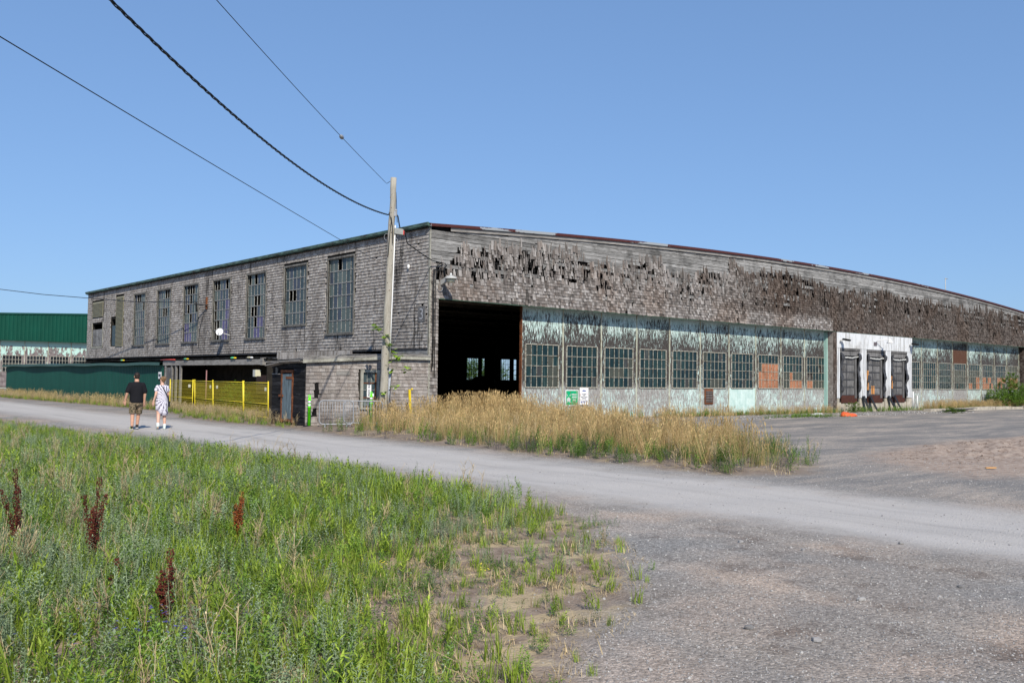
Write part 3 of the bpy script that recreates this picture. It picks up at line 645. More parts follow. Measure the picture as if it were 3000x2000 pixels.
# --- hangar doors
def door(x0, x1, y, matk='paint', spec={}, thin=False, broken=(), bar_x=True):
    d = put('hangar_door', None, hangar); d.location = (x0, y, 0)
    wx0, wx1, wz0, wz1 = x0+.24, x1-.28, 1.39, 3.18
    mb = MB(); bwid = .088; x = x0+.02
    while x < x1-.03:
        xe = min(x+bwid, x1-.02); dy = random.uniform(0, .006); r = random.random()
        segs = [(0.05, TOPZ+.1)] if (xe < wx0 or x > wx1) else [(0.05, wz0-.03), (wz1+.03, TOPZ+.1)]
        for a, b in segs: mb.box(x, xe-.008, y-.012-dy, y+.02, a, b, r, 0, 'yxXzZ')
        x = xe
    mb.quad((x0,y+.012,.05),(wx0,y+.012,.05),(wx0,y+.012,TOPZ+.1),(x0,y+.012,TOPZ+.1)); mb.quad((wx1,y+.012,.05),(x1,y+.012,.05),(x1,y+.012,TOPZ+.1),(wx1,y+.012,TOPZ+.1))
    mb.quad((wx0,y+.012,.05),(wx1,y+.012,.05),(wx1,y+.012,wz0),(wx0,y+.012,wz0)); mb.quad((wx0,y+.012,wz1),(wx1,y+.012,wz1),(wx1,y+.012,TOPZ+.1),(wx0,y+.012,TOPZ+.1))
    mb.quad((x0,y+.06,.05),(x0,y+.06,TOPZ+.1),(x1,y+.06,TOPZ+.1),(x1,y+.06,.05))
    part('cladding', mb, M[matk], d)
    mb = MB(); mb.box(x1-.045, x1-.012, y-.05, y+.02, .05, TOPZ+.05); mb.box(x0+.0, x0+.03, y-.035, y+.02, .05, TOPZ+.05)
    part('stile', mb, M['stile'], d)
    mb = MB(); mb.box(x1-.012, x1+.004, y-.03, y+.02, .05, TOPZ+.05); part('gap_seal', mb, M['rust'], d)
    mb = MB(); e = .028
    mb.box(wx0-.03, wx0+.012, y-.04, y+.015, wz0-.03, wz1+.03); mb.box(wx1-.012, wx1+.03, y-.04, y+.015, wz0-.03, wz1+.03)
    mb.box(wx0-.03, wx1+.03, y-.043, y+.015, wz1, wz1+.035); mb.box(wx0-.03, wx1+.03, y-.055, y+.015, wz0-.045, wz0)
    for i in range(1, 6): x = wx0+(wx1-wx0)*i/6; mb.box(x-.009, x+.009, y-.03, y-.008, wz0, wz1)
    for j in range(1, 4): z = wz0+(wz1-wz0)*j/4; mb.box(wx0, wx1, y-.034, y-.006, z-.010, z+.010)
    part('window_frame', mb, M['muntin'], d)
    for j in range(4):
        for i in range(6):
            if (i, j) in broken: continue
            p0 = wx0+(wx1-wx0)*i/6; p1 = p0+(wx1-wx0)/6; q1 = wz1-(wz1-wz0)*j/4; q0 = q1-(wz1-wz0)/4; jy = random.uniform(-.004, .004); jt = random.uniform(-.004, .004)
            def bx(m_, r, mi, p0=p0, p1=p1, q0=q0, q1=q1, jy=jy, jt=jt): m_.quad((p0,y-.008+jy,q0),(p1,y-.008+jy+jt,q0),(p1,y-.008+jt,q1),(p0,y-.008,q1), r, mi)
            pane(spec.get((i, j), 0), bx, d)
    return d
def fill(c0, c1, r0, r1, k): return {(i, j): k for i in range(c0, c1+1) for j in range(r0, r1+1)}
P0 = 5.17; pitch = 2.43
specs = {0: {(0,0):3,(0,1):3,(4,1):3,(4,2):3,(5,2):3,(4,3):3,(5,3):3}, 2: {(5,1):3,(1,2):3,(2,2):3,(5,2):3,(3,2):3}, 4: {(1,0):0}, 5: {(0,0):3,(4,3):3,(2,3):3,(3,3):3},
         7: {**fill(0,5,2,3,2), **fill(1,5,1,1,2), (0,1):3}, 8: {**fill(0,5,2,3,3), (2,2):2,(2,3):2,(3,3):2,(4,3):2,(5,3):2}, 9: {(0,3):2,(1,3):2, (4,3):3,(5,3):3,(3,3):3,(2,3):3}}
for k in range(10):
    door(P0+pitch*k, P0+pitch*(k+1)-.0, RD+(.0 if k % 2 == 0 else .0), 'paint_full' if k == 6 else 'paint', specs.get(k, {}), broken={(4,1),(0,2),(1,2)} if k == 9 else ())
mb = MB(); mb.box(P0-.05, P0+.0, RD-.06, RD+.06, .05, TOPZ); part('door_edge_rail', mb, M['rust'], hangar)
for z in (): pass
specs2 = {3: fill(0,5,1,2,3), 4: {**fill(0,5,2,3,3), **fill(0,5,1,1,3), (4,2):2,(5,2):2,(4,3):2,(5,3):2,(0,3):2,(1,3):2}, 5: {**fill(0,5,2,3,3), (0,2):2,(1,2):2,(3,2):2,(4,2):2,(0,3):2,(1,3):2,(2,3):2,(3,3):2,(5,3):2},
          6: {**fill(1,5,2,2,2), **fill(0,5,3,3,3), (0,2):3,(1,3):2,(3,3):2}, 7: {**fill(0,5,2,2,2), **fill(0,5,3,3,2), **fill(0,5,0,1,3)}, 1: {(4,2):3, (5,2):3}, 2: {}}
for k in range(8):
    x0 = 39.26+pitch*k; door(x0, x0+pitch, RD, 'paint_rust' if k == 3 else 'paint', specs2.get(k, {}))
part('pane', panes_rest, PM, hangar, kind='stuff')
mb = MB(); mb.box(P0, 29.28, RD-.09, RD-.05, -.02, .06); mb.box(39.1, 58.7, RD-.09, RD-.05, -.02, .06); part('door_track', mb, M['concrete'], hangar)
mb = MB(); mb.box(29.17, 29.28, RD-.2, RD+.1, 0, TOPZ-.06); part('door_jamb', mb, corr('mint_steel', (.35,.55,.5)), hangar)
# vent on the sixth door
mb = MB(); mb.box(17.66, 18.36, RD-.06, RD-.02, .55, 1.33, .5)
part('vent_frame', mb, M['rust'], hangar)
for q in range(7): mb = MB(); mb.obox((18.01, RD-.08, .68+q*.085), (.28,0,0), (0,.02,.014), (0,-.004,.006)); part('vent_slat', mb, M['dock_door'], hangar)
# end pier beyond right doors
mb = MB(); mb.box(58.75, 60.6, 0, RD+.3, 0, TOPZ); part('end_pier', mb, M['frame_wood'], hangar)
mb = MB(); z = .02
while z < TOPZ-.1:
    x = 58.76
    while x < 60.45: w = random.choice((.1,.13,.16)); wedge(mb, (x, -.004, z), FA, w-.005, .3, .024, random.random()); x += w
    y = RD
    while y > .03: w = min(.14, y); wedge(mb, (58.748, y, z), SA, w-.005, .3, .024, random.random()); y -= w
    z += EXP
part('end_pier_shingles', mb, M['shingle_facade'], hangar, kind='stuff')

# --- loading dock bays in the facade
XP = [(29.64, 29.92), (32.28, 33.04), (35.45, 36.15), (38.40, 39.06)]
mb = MB(); x = 29.64; k = 0
while x < 39.06:
    a = x; pts = [(a, -.03), (a+.04, -.10), (a+.085, -.10), (a+.10, -.03), (a+.15, -.03)]
    for p, q in zip(pts[:-1], pts[1:]): mb.quad((p[0],p[1],3.80),(q[0],q[1],3.80),(q[0],q[1],TOPZ-.06),(p[0],p[1],TOPZ-.06))
    x += .15
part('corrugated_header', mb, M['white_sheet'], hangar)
for a, b in XP:
    mb = MB(); x = a
    while x < b-.03:
        for p, q in (((x,-.06),(x+.03,-.085)),((x+.03,-.085),(x+.06,-.085)),((x+.06,-.085),(x+.09,-.06))): mb.quad((min(p[0],b),p[1],.82),(min(q[0],b),q[1],.82),(min(q[0],b),q[1],3.79),(min(p[0],b),p[1],3.79))
        x += .09
    mb.quad((a,-.06,.82),(a,-.06,3.79),(a,.45,3.79),(a,.45,.82)); mb.quad((b,-.06,.82),(b,.45,.82),(b,.45,3.79),(b,-.06,3.79)); mb.box(a, b, .0, .45, .83, 3.79)
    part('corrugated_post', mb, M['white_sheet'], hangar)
    mb = MB(); mb.box(a+.02, b-.02, -.04, .45, -.02, .815, .4); part('concrete_pier', mb, M['concrete'], hangar)
for bi, (a, b) in enumerate(((29.92, 32.28), (33.04, 35.45), (36.15, 38.40))):
    mb = MB(); mb.box(a, b, .02, .45, -.02, .56); part('dock_wall', mb, M['concrete'], hangar)
    mb = MB(); mb.box(a+.25, b-.28, -.02, .02, .52, 1.0); part('leveller_plate', mb, M['rust_plate'], hangar)
    mb = MB(); mb.box(a, b, .04, .08, .56, 3.80); part('bay_backing', mb, M['tar'], hangar)
    dd = put('dock_door', None, hangar); dd.location = (a, 0, 0)
    dx0, dx1 = a+.32, b-.62
    for j in range(5):
        z0 = 1.0+j*.46
        mb = MB(); mb.box(dx0, dx1, .0, .035, z0+.01, z0+.45, random.random())
        for c in range(2):
            p0, p1 = (dx0+.04, dx0+.5) if c == 0 else (dx0+.58, dx1-.05); mb.box(p0, p1, -.012, .0, z0+.07, z0+.39, random.random())
        part('door_panel', mb, M['dock_door'], dd)
    mb = MB()
    for j in range(6): mb.box(dx0, dx1, -.022, -.001, 1.0+j*.46-.02, 1.0+j*.46+.025)
    mb.box(dx0+.51, dx0+.57, -.020, -.001, 1.0, 3.3); part('door_rails', mb, M['rubber'], dd)
    mb = MB(); mb.box(dx1+.03, dx1+.25, -.05, .03, .8, 3.35, .2); mb.box(a+.05, b-.05, -.04, .03, 3.37, 3.62, .8); mb.box(a, b, -.075, .03, 3.66, 3.79, .3)
    part('dock_surround', mb, M['dock_door'], hangar)
    # torn curtains at both sides
    for sx in (a+.02, b-.3):
        mb = MB(); N = 14; pr = None
        for i in range(N+1):
            z = 3.55-2.65*i/N; wd = .26+.07*sin(i*1.3+bi*2+sx)+.04*random.uniform(-1,1); y = -.12-.05*sin(i*.8+bi); x0_ = sx+.03*sin(i*1.1); cu = (Vector((x0_, y, z)), Vector((x0_+wd, y+.04*cos(i*1.9), z+.03*sin(i))))
            if pr: mb.quad(pr[0], pr[1], cu[1], cu[0], .5); mb.quad(pr[0]+Vector((0,.03,0)), cu[0]+Vector((0,.03,0)), cu[1]+Vector((0,.03,0)), pr[1]+Vector((0,.03,0)), .5)
            pr = cu
        part('torn_curtain', mb, M['rubber'], hangar)
    mb = MB(); pr = None
    for i in range(13):
        x_ = a+.15+(b-a-.3)*i/12; z = 3.34-.07*sin(pi*i/12)+.03*random.uniform(-1,1); cu = (Vector((x_, -.10, z)), Vector((x_, -.13, z-.05-.03*random.random())))
        if pr: mb.quad(pr[0], cu[0], cu[1], pr[1])
        pr = cu
    part('curtain_hem', mb, plain('pale_torn_fabric', (.4,.4,.38)), hangar)
mb = MB(); mb.box(33.08, 33.18, -.14, -.06, 1.3, 2.5); mb.box(36.19, 36.26, -.14, -.06, 1.4, 2.2); mb.box(33.75, 34.15, -.02, -.014, 1.05, 1.55)
part('foam_strip', mb, M['foam'], hangar)
for x, tl in ((32.4, .35), (33.25, .45), (35.6, .5), (36.35, .5)):
    mb = MB(); pr = None
    for i in range(9):
        z = .95-.95*i/8; cu = (Vector((x+tl*(i/8)**1.3, -.16-.25*(i/8), max(z, .03))), Vector((x+.34+tl*(i/8)**1.3, -.12-.22*(i/8), max(z, .03))))
        if pr: mb.obox((pr[0]+cu[1])/2, (cu[1]-cu[0])/2, (pr[0]-cu[0])*.46, (0,-.02,0))
        pr = cu
    part('hanging_rubber_bumper', mb, M['black'], hangar)
mb = MB(); mb.box(39.12, 39.35, RD-.45, RD-.4, .6, 1.3); mb.tube([(39.12,-.1,1.2),(39.12,-.1,.1),(39.7,-.1,.08),(39.7,-.1,.95)], .035, 6); part('service_pipe', mb, M['white'], hangar)

# --- far mast on the roof, lamps
MX = 51.15
mb = MB(); mb.tube([(MX, 3, 7.7), (MX, 3, 9.9)], .03, 6); mb.tube([(MX-.1,3,9.87),(MX+.35,3,9.87)], .03, 6)
single('antenna_mast', mb, M['grey_metal'], 'thin metal mast with a short crossbar on the roof edge', 'mast', (MX, 3, 7.7))
def lamp_barn(name, p, label, sx, arm, shade, glassm, small=False):
    t = thing(name, label, 'lamp', p)
    return t
lp = thing('street_lamp', 'pale grey hooded lamp on a slanted arm beside the open hangar door', 'lamp', (.52, -.03, 5.34))
mb = MB(); mb.obox((.52, -.22, 5.42), (.055,0,0), (0,-.26,.09), (0,.03,.085)); part('arm', mb, M['grey_metal'], lp)
mb = MB(); mb.rings([(.52,-.62,5.63,.03,.03),(.52,-.62,5.60,.06,.06),(.52,-.62,5.57,.10,.10),(.52,-.62,5.55,.17,.20),(.52,-.62,5.49,.21,.26),(.52,-.62,5.46,.215,.265),(.52,-.62,5.455,.14,.16)], 20); part('lamp_hood', mb, M['grey_metal'], lp)
mb = MB(); mb.rings([(.52,-.62,5.46,.14,.15),(.52,-.62,5.36,.13,.14),(.52,-.62,5.33,.11,.11)], 16); part('diffuser', mb, M['cream'], lp)
mb = MB(); mb.rings([(.52,-.62,5.63,.04,.04),(.52,-.62,5.68,.04,.04)], 8); part('photocell', mb, M['white'], lp)
g1 = thing('gooseneck_lamp', 'white barn lamp on a gooseneck above the middle dock door', 'lamp', (34.1, -.06, 4.16))
mb = MB(); mb.box(33.92, 34.3, -.12, -.05, 4.06, 4.28); part('junction_box', mb, plain('box_brown', (.12,.1,.11)), g1)
mb = MB(); mb.tube([(34.2,-.1,4.28),(34.3,-.3,4.4),(34.5,-.5,4.45),(34.75,-.65,4.45)], .025, 6); part('gooseneck', mb, M['white'], g1)
mb = MB(); mb.rings([(34.8,-.7,4.5,.05,.05),(34.8,-.7,4.4,.08,.08),(34.8,-.7,4.25,.21,.21),(34.8,-.7,4.22,.2,.2)], 14); part('lamp_shade', mb, M['white'], g1)
for x, lb in ((29.85, 'dark floodlight over the left dock door post'), (38.6, 'dark floodlight over the right dock door post')):
    t = thing('floodlight', lb, 'lamp', (x, -.06, 4.2), 'floodlights over the loading dock')
    z = 4.27 if x < 30 else 4.3
    mb = MB(); mb.tube([(x,-.05,z-.35),(x,-.12,z-.05),(x+.05,-.3,z)], .03, 6); part('arm', mb, M['grey_metal'], t)
    mb = MB(); mb.obox((x+.15,-.45,z), (.14,0,0), (0,.2,.04), (0,-.01,.05)); part('lamp_head', mb, M['black'], t)
    mb = MB(); mb.obox((x+.15,-.47,z-.062), (.11,0,0), (0,.14,.028), (0,0,.006)); part('lens', mb, M['cream'], t)

# ------------------------------------------------------------------ text helper
def text_mb(s, size, origin, u, v, nn, matname, parent, name='lettering', depth=.003, bold=0.0):
    cu = bpy.data.curves.new('t', 'FONT'); cu.body = s; cu.size = size; cu.align_x = 'CENTER'; cu.resolution_u = 2; cu.offset = bold
    ob = bpy.data.objects.new('t', cu); ROOT.objects.link(ob); dg = bpy.context.evaluated_depsgraph_get()
    me = bpy.data.meshes.new_from_object(ob.evaluated_get(dg)); bpy.data.objects.remove(ob)
    off = wloc(parent); U_, V_, N_, O_ = Vector(u), Vector(v), Vector(nn), Vector(origin)
    for q in me.vertices: q.co = O_+U_*q.co.x+V_*q.co.y+N_*depth-off
    me.materials.clear(); me.materials.append(matname); return put(name, me, parent)
# ---- signs on the second door
EX = (1,0,0); EZ = (0,0,1); NY = (0,-1,0)
sg = thing('assembly_sign', 'green and white emergency assembly point sign on the second door', 'sign', (8.14, RD-.06, .95))
y_ = RD-.065
mb = MB(); mb.box(7.74, 8.54, y_, y_+.02, .56, 1.26); part('sign_board', mb, M['white'], sg)
mb = MB(); mb.box(7.775, 8.505, y_-.003, y_-.001, .60, 1.225); part('green_field', mb, plain('sign_green', (.0,.36,.15), .4), sg)
for s_, z_ in (('EMERGENCY', 1.03), ('ASSEMBLY', .91), ('POINT', .78)): text_mb(s_, .10 if s_ == 'EMERGENCY' else .11, (8.29, y_-.004, z_), (.62,0,0), EZ, NY, M['white'], sg, bold=.002)
mb = MB()
for hx, hz, r_ in ((7.93,.93,.022),(7.87,.9,.02),(7.99,.9,.02)):
    mb.rings([], 4) if False else None
    pts = [(hx+r_*cos(a), hz+r_*sin(a)) for a in np.linspace(0, 2*pi, 9)[:-1]]; k = len(mb.v); mb.v += [(p[0], y_-.006, p[1]) for p in pts]; mb.face(tuple(range(k, k+8)))
    mb.quad((hx-.035,y_-.006,hz-.16),(hx+.035,y_-.006,hz-.16),(hx+.045,y_-.006,hz-.03),(hx-.045,y_-.006,hz-.03))
for sx, sz in ((-1,1),(1,1),(-1,-1),(1,-1)):
    cx_, cz_ = 7.93+sx*.1, .90+sz*.14; mb.tri((cx_-sx*.04,y_-.006,cz_-sz*.04),(cx_+sx*.01,y_-.006,cz_-sz*.045),(cx_-sx*.045,y_-.006,cz_+sz*.01)); mb.quad((cx_-.012,y_-.006,cz_-.012),(cx_+.012,y_-.006,cz_-.012),(cx_+sx*.04+.01,y_-.006,cz_+sz*.04),(cx_+sx*.04-.01,y_-.006,cz_+sz*.04))
part('pictogram', mb, M['white'], sg)
sg = thing('visitor_sign', 'white notice for all visitors, right of the green sign', 'sign', (8.9, RD-.06, .98))
mb = MB(); mb.box(8.62, 9.17, y_, y_+.02, .60, 1.36); part('sign_board', mb, M['white'], sg)
ink = plain('dark_ink', (.05,.05,.08), .5); red = plain('sign_red', (.6,.03,.03), .5); blue = plain('sign_blue', (.05,.1,.35), .5)
for s_, z_, sz in (('ALL VISITORS', 1.06, .058), ('PLEASE', 1.0, .055), ('REPORT TO THE SITE', .935, .055), ('SUPERVISOR', .865, .062)): text_mb(s_, sz, (8.895, y_-.004, z_), (.8,0,0), EZ, NY, ink, sg, bold=.001)
for x_ in (8.68, 9.11): text_mb('!', .07, (x_, y_-.004, 1.055), EX, EZ, NY, red, sg, bold=.004)
def ring_(cx, cz, r1, r2, yy, m_):
    for a in range(12):
        t0, t1 = 2*pi*a/12, 2*pi*(a+1)/12
        m_.quad((cx+r1*cos(t0),yy,cz+r1*sin(t0)),(cx+r1*cos(t1),yy,cz+r1*sin(t1)),(cx+r2*cos(t1),yy,cz+r2*sin(t1)),(cx+r2*cos(t0),yy,cz+r2*sin(t0)))
mb = MB()
for k, x_ in enumerate((8.745, 8.895, 9.045)): ring_(x_, .745, .048, .062, y_-.004, mb)
mb.quad((8.71,y_-.004,.70),(8.78,y_-.004,.70),(8.78,y_-.004,.74),(8.71,y_-.004,.74)); mb.quad((8.86,y_-.004,.72),(8.93,y_-.004,.72),(8.93,y_-.004,.75),(8.86,y_-.004,.75)); mb.quad((9.02,y_-.004,.715),(9.075,y_-.004,.715),(9.06,y_-.004,.775),(9.03,y_-.004,.775))
mb.quad((8.77,y_-.004,1.2),(9.02,y_-.004,1.2),(9.0,y_-.004,1.24),(8.82,y_-.004,1.26)); part('pictogram', mb, blue, sg)
# ---- number plate 3 on the side wall near the corner
t = thing('number_plate', 'grey weathered board painted with the number 3 near the corner', 'sign', (-.04, .45, 3.86))
mb = MB(); mb.box(-.055, -.02, .22, .68, 3.86, 4.46, .45); part('plate', mb, M['dock_door'], t)
text_mb('3', .62, (-.056, .45, 3.95), (0,-1,0), EZ, (-1,0,0), plain('faded_grey_digit', (.33,.33,.34)), t, bold=.012)
text_mb('3', .62, (-.0555, .45, 3.95), (0,-1,0), EZ, (-1,0,0), plain('dark_digit_edge', (.03,.03,.03)), t, 'digit_outline', .0005, .03)
# ---- cables, bracket, dish on the side wall
def cab(pts, r, mat='wire', n=5): mb = MB(); mb.tube(pts, r, n); return mb
t = thing('cable_riser', 'bundle of black cables running down the hangar corner to the open door pier', 'cable', (.15, -.06, 2))
for i, (x_, zb) in enumerate(((.10, 2.0), (.15, 2.15), (.22, 1.75))): part('cable', cab([(x_,-.06,zb),(x_+.01,-.06,3.5),(x_-.01,-.06,5.0),(x_+.02,-.065,5.85)], .018), M['wire'], t)
part('cable', cab([(.24,-.06,5.8),(.3,-.1,6.02),(.42,-.1,6.1),(.55,-.08,6.12)], .018), M['wire'], t)
part('cable', cab([(.15,-.06,5.85),(.35,-.06,5.84),(.62,-.07,5.83),(.62,-.08,5.5)], .018), M['wire'], t)
part('cable', cab([(.6,-.1,6.12),(.66,-.14,6.02),(.58,-.1,5.9),(.63,-.1,5.6)], .03), M['wire'], t)
ring = [(.42+.13*cos(a), -.07, 5.15+.13*sin(a)) for a in np.linspace(pi, 2.1*pi, 9)]; part('cable', cab(ring, .012), M['galv'], t)
t = thing('insulator_bracket', 'rusty bracket with black insulators between two side windows', 'bracket', (-.1, 20.6, 5.5))
mb = MB(); mb.box(-.12, -.03, 20.66, 20.75, 5.35, 6.0); part('plate', mb, M['rust'], t)
mb = MB(); mb.tube([(-.1,20.5,5.55),(-.5,21.4,5.62)], .035, 6); mb.tube([(-.4,21.25,5.2),(-.42,21.3,5.75)], .045, 6); part('arm', mb, M['black'], t)
part('cable', cab([(-.12,20.7,5.4),(-.08,21.2,4.9),(-.07,21.6,4.2),(-.07,21.7,3.2)], .014), M['wire'], t)
t = thing('satellite_dish', 'white satellite dish fixed at the foot of a side window', 'dish', (-.35, 18.0, 3.95))
mb = MB(); n0 = Vector((-.62,-.70,.35)).normalized(); ax = n0.cross(Vector((0,0,1))).normalized(); ay = ax.cross(n0); c0 = Vector((-.45, 18.0, 3.98)); pr = None
for i in range(6):
    rr_ = .19*i/5; zz_ = .05*(i/5)**2
    cu = [c0+ax*rr_*cos(a)+ay*rr_*1.05*sin(a)+n0*zz_ for a in np.linspace(0, 2*pi, 19)[:-1]]
    if pr:
        for j in range(18): mb.quad(pr[j], pr[(j+1) % 18], cu[(j+1) % 18], cu[j]); mb.quad(cu[j]-n0*.02, cu[(j+1) % 18]-n0*.02, pr[(j+1) % 18]-n0*.02, pr[j]-n0*.02)
    pr = cu
part('reflector', mb, M['white'], t)
mb = MB(); mb.tube([c0-ay*.2, c0+n0*.26-ay*.06, c0+n0*.27], .015, 5); mb.tube([c0-n0*.03, (-.1,17.8,3.85), (-.01,17.7,3.8)], .025, 5); part('arm', mb, M['grey_metal'], t)
# small objects on the front wall: insulator above net
t = thing('wall_insulator', 'small white hook insulator high on the side wall by the pole', 'insulator', (-.06, 1.2, 6.0))
mb = MB(); mb.rings([(-.07,1.35,5.95,.04,.04),(-.07,1.35,6.03,.055,.055),(-.07,1.35,6.12,.04,.04)], 8); part('insulator_body', mb, M['white'], t)

# ------------------------------------------------------------------ shingled lean-to (end wall flush with the facade)
lean = thing('lean_to_shed', 'low shingled lean-to with one narrow window at the hangar corner', 'shed', (-5.17, 0, 0))
def leanz(x): return 2.46 if x > -1.6 else 2.46+(x+1.6)*.058
WX = (-2.90, -2.32, .68, 1.88)
mb = MB(); holed(mb, -5.17, -.001, 0, 2.2, [WX], lambda a, z: (a, .02, z))
mb.quad((-5.17,.02,2.2),(-.001,.02,2.2),(-.001,.02,2.44),(-5.17,.02,2.22))
mb.quad((-2.98,.35,.6),(-2.2,.35,.6),(-2.2,.35,2.0),(-2.98,.35,2.0))
mb.box(-5.10,-.05, 2.3, 2.38, 0, 2.2); part('end_wall', mb, M['dark_in'], lean)
ls = []; z = .0; KN = (-3.03, -2.19, .60, 1.98)
DMG = [(-4.85,-4.62,.75,1.4),(-4.9,-4.7,.15,.62)]
while z < 2.42:
    x = -5.16
    while x < -.04:
        w = random.choice((.09,.11,.13,.15,.17,.2))*random.uniform(.9,1.1)
        if x+w > -.04: w = -.04-x
        if w < .03: break
        if z < leanz(x)-.1 and not (KN[0] < x+w and x < KN[1] and KN[2] < z+.12 and z < KN[3]) and not any(a < x+w/2 < b and c < z < d for a, b, c, d in DMG):
            ls.append((x, z+random.gauss(0,.005), w-.006, min(.21, leanz(x)-z), random.uniform(.03,.042), random.gauss(0,.018)))
        x += w
    z += .125
emit_shingles(ls, FA, lambda s, z: (s, -.004, z), M['shingle_low'], lean, 298, lambda q: abs(q[0]+3.2)+abs(q[1]-1.2)*1.2, .035)
mb = MB()
for a, b, c, d in DMG: mb.quad((a-.05,.0,c-.05),(b+.05,.0,c-.05),(b+.05,.0,d+.1),(a-.05,.0,d+.1))
part('exposed_felt', mb, M['tar'], lean)
for x0, x1, z0 in ((-4.0,-3.45,1.78),(-4.05,-3.5,.30)): mb = MB(); mb.box(x0, x1, -.05, -.03, z0, z0+.14, random.random()); part('patch_board', mb, M['beam_wood'], lean)
for x0, x1 in ((-5.35, -1.6), (-1.6, .0)):
    mb = MB(); za, zb = leanz(x0)-.02, leanz(x1-.001)-.02; mb.obox(((x0+x1)/2, -.14, (za+zb)/2), ((x1-x0)/2, 0, (zb-za)/2), (0,.016,0), (0,0,.055), .6); part('fascia_board', mb, M['trim_wood'], lean)
    mb = MB(); mb.obox(((x0+x1)/2, -.10, (za+zb)/2+.10), ((x1-x0)/2, 0, (zb-za)/2), (0,.05,0), (0,0,.03), .4); part('eave_board', mb, M['beam_wood'], lean)
mb = MB(); mb.quad((-5.45,-.12,leanz(-5.4)+.06),(-1.6,-.12,2.52),(-1.6,2.6,2.62),(-5.45,2.6,2.25)); mb.quad((-1.6,-.12,2.52),(0,-.12,2.54),(0,2.6,2.66),(-1.6,2.6,2.62)); part('roof', mb, M['tar_grey'], lean)
for k in range(12):
    x0 = -5.4+k*.42+random.uniform(-.1,.1); mb = MB(); mb.obox((x0+.3, random.uniform(0,.5), leanz(x0)+.12+random.uniform(0,.05)), (.34,0,random.uniform(-.02,.03)), (0,.08,0), (0,0,.008), random.random()); part('loose_roof_board', mb, M['beam_wood'], lean)
wn_ = put('window', None, lean); wn_.location = (WX[0]+5.17, 0, WX[2])
mb = MB(); a, b, c, d = WX
mb.box(a-.10,a,-.06,.0,c-.05,d+.1); mb.box(b,b+.10,-.06,.0,c-.05,d+.1); mb.box(a,b,-.06,.0,d,d+.1); mb.box(a-.12,b+.12,-.09,.0,c-.12,c-.05); part('window_frame', mb, M['trim_wood'], wn_)
mb = MB(); mb.box(a,b,.0,.03,d-.40,d-.36); mb.box(a,b,.0,.03,c+.28,c+.32); mb.box(b-.05,b,.0,.03,c,d); part('sash', mb, M['rust'], wn_)
mb = MB(); mb.box(a,b,.0,.02,c+.56,c+.58); mb.box(a+.18,a+.2,.0,.02,c,d); mb.box(a+.36,a+.38,.0,.02,c,d); part('muntins', mb, M['muntin_grey'], wn_)
for i in range(3):
    for q0, q1 in ((c, c+.28), (c+.32, c+.56), (c+.58, d-.40), (d-.36, d)):
        mb = MB(); mb.quad((a+.19*i,.015,q0),(a+.19*(i+1),.015,q0),(a+.19*(i+1),.015,q1),(a+.19*i,.015,q1), random.random()); part('pane', mb, M['glass_side'], wn_)
mb = MB(); mb.box(a+.19,a+.36,-.012,-.006,c+.31,d-.44); part('notice', mb, M['white'], wn_)
for k, s_ in enumerate(('PRIVATE', 'PROPERTY')):
    text_mb(s_, .15, (a+.30+0*k, -.013, c+.47+.32*k-.0), (0,0,.42), (-.6,0,0), NY, ink, wn_, bold=.004)
mb = MB(); mb.box(a+.40,a+.48,-.010,-.004,c+.33,c+.45); part('sticker', mb, M['white'], wn_)
# outer side of the lean-to: black planks with a grey door
black = thing('black_plank_wall', 'blackened plank side of the lean-to holding a blue-grey metal door', 'shed wall', (-5.17, 0, 0))
z = .0; r_i = 0
while z < 2.15:
    for y0, y1 in ((.0, .80), (1.66, 2.42)) if z < 1.86 else ((.0, 2.42),):
        if y0 > 1 and z > 1.7: continue
        mb = MB(); dd_ = random.uniform(-.012, .012); mb.box(-5.20+dd_, -5.16, y0, y1-.0, z, z+.145, random.random()); part('plank', mb, M['plank_black'], black)
    z += .153
mb = MB(); mb.box(-5.165,-5.13,.0,2.42,0,2.15); part('wall_backing', mb, M['tar'], black)
mb = MB(); mb.box(-5.24,-5.15,1.74,2.34,1.77,1.80); mb.box(-5.24,-5.15,2.02,2.06,1.80,2.02); part('slit_window_frame', mb, M['beam_wood'], black)
mb = MB(); mb.box(-5.215,-5.17,.88,1.58,.22,1.80); part('metal_door', mb, M['grey_door'], black)
mb = MB(); mb.box(-5.235,-5.16,.80,.87,.1,1.84); mb.box(-5.235,-5.16,1.59,1.66,.1,1.84); mb.box(-5.24,-5.16,.78,1.68,1.84,1.93); mb.box(-5.24,-5.17,.85,1.3,1.62,1.70); mb.box(-5.25,-5.17,1.5,1.8,.98,1.06); mb.box(-5.22,-5.16,.85,1.5,.14,.21); part('door_frame', mb, M['rust'], black)
mb = MB(); mb.obox((-5.3, 1.2, 2.2), (.14,0,-.03), (0,1.25,-.02), (0,0,.02)); mb.obox((-5.35, 2.0, 2.12), (.1,0,-.02), (0,.5,-.05), (0,0,.015)); part('eave_board', mb, M['beam_wood'], black)

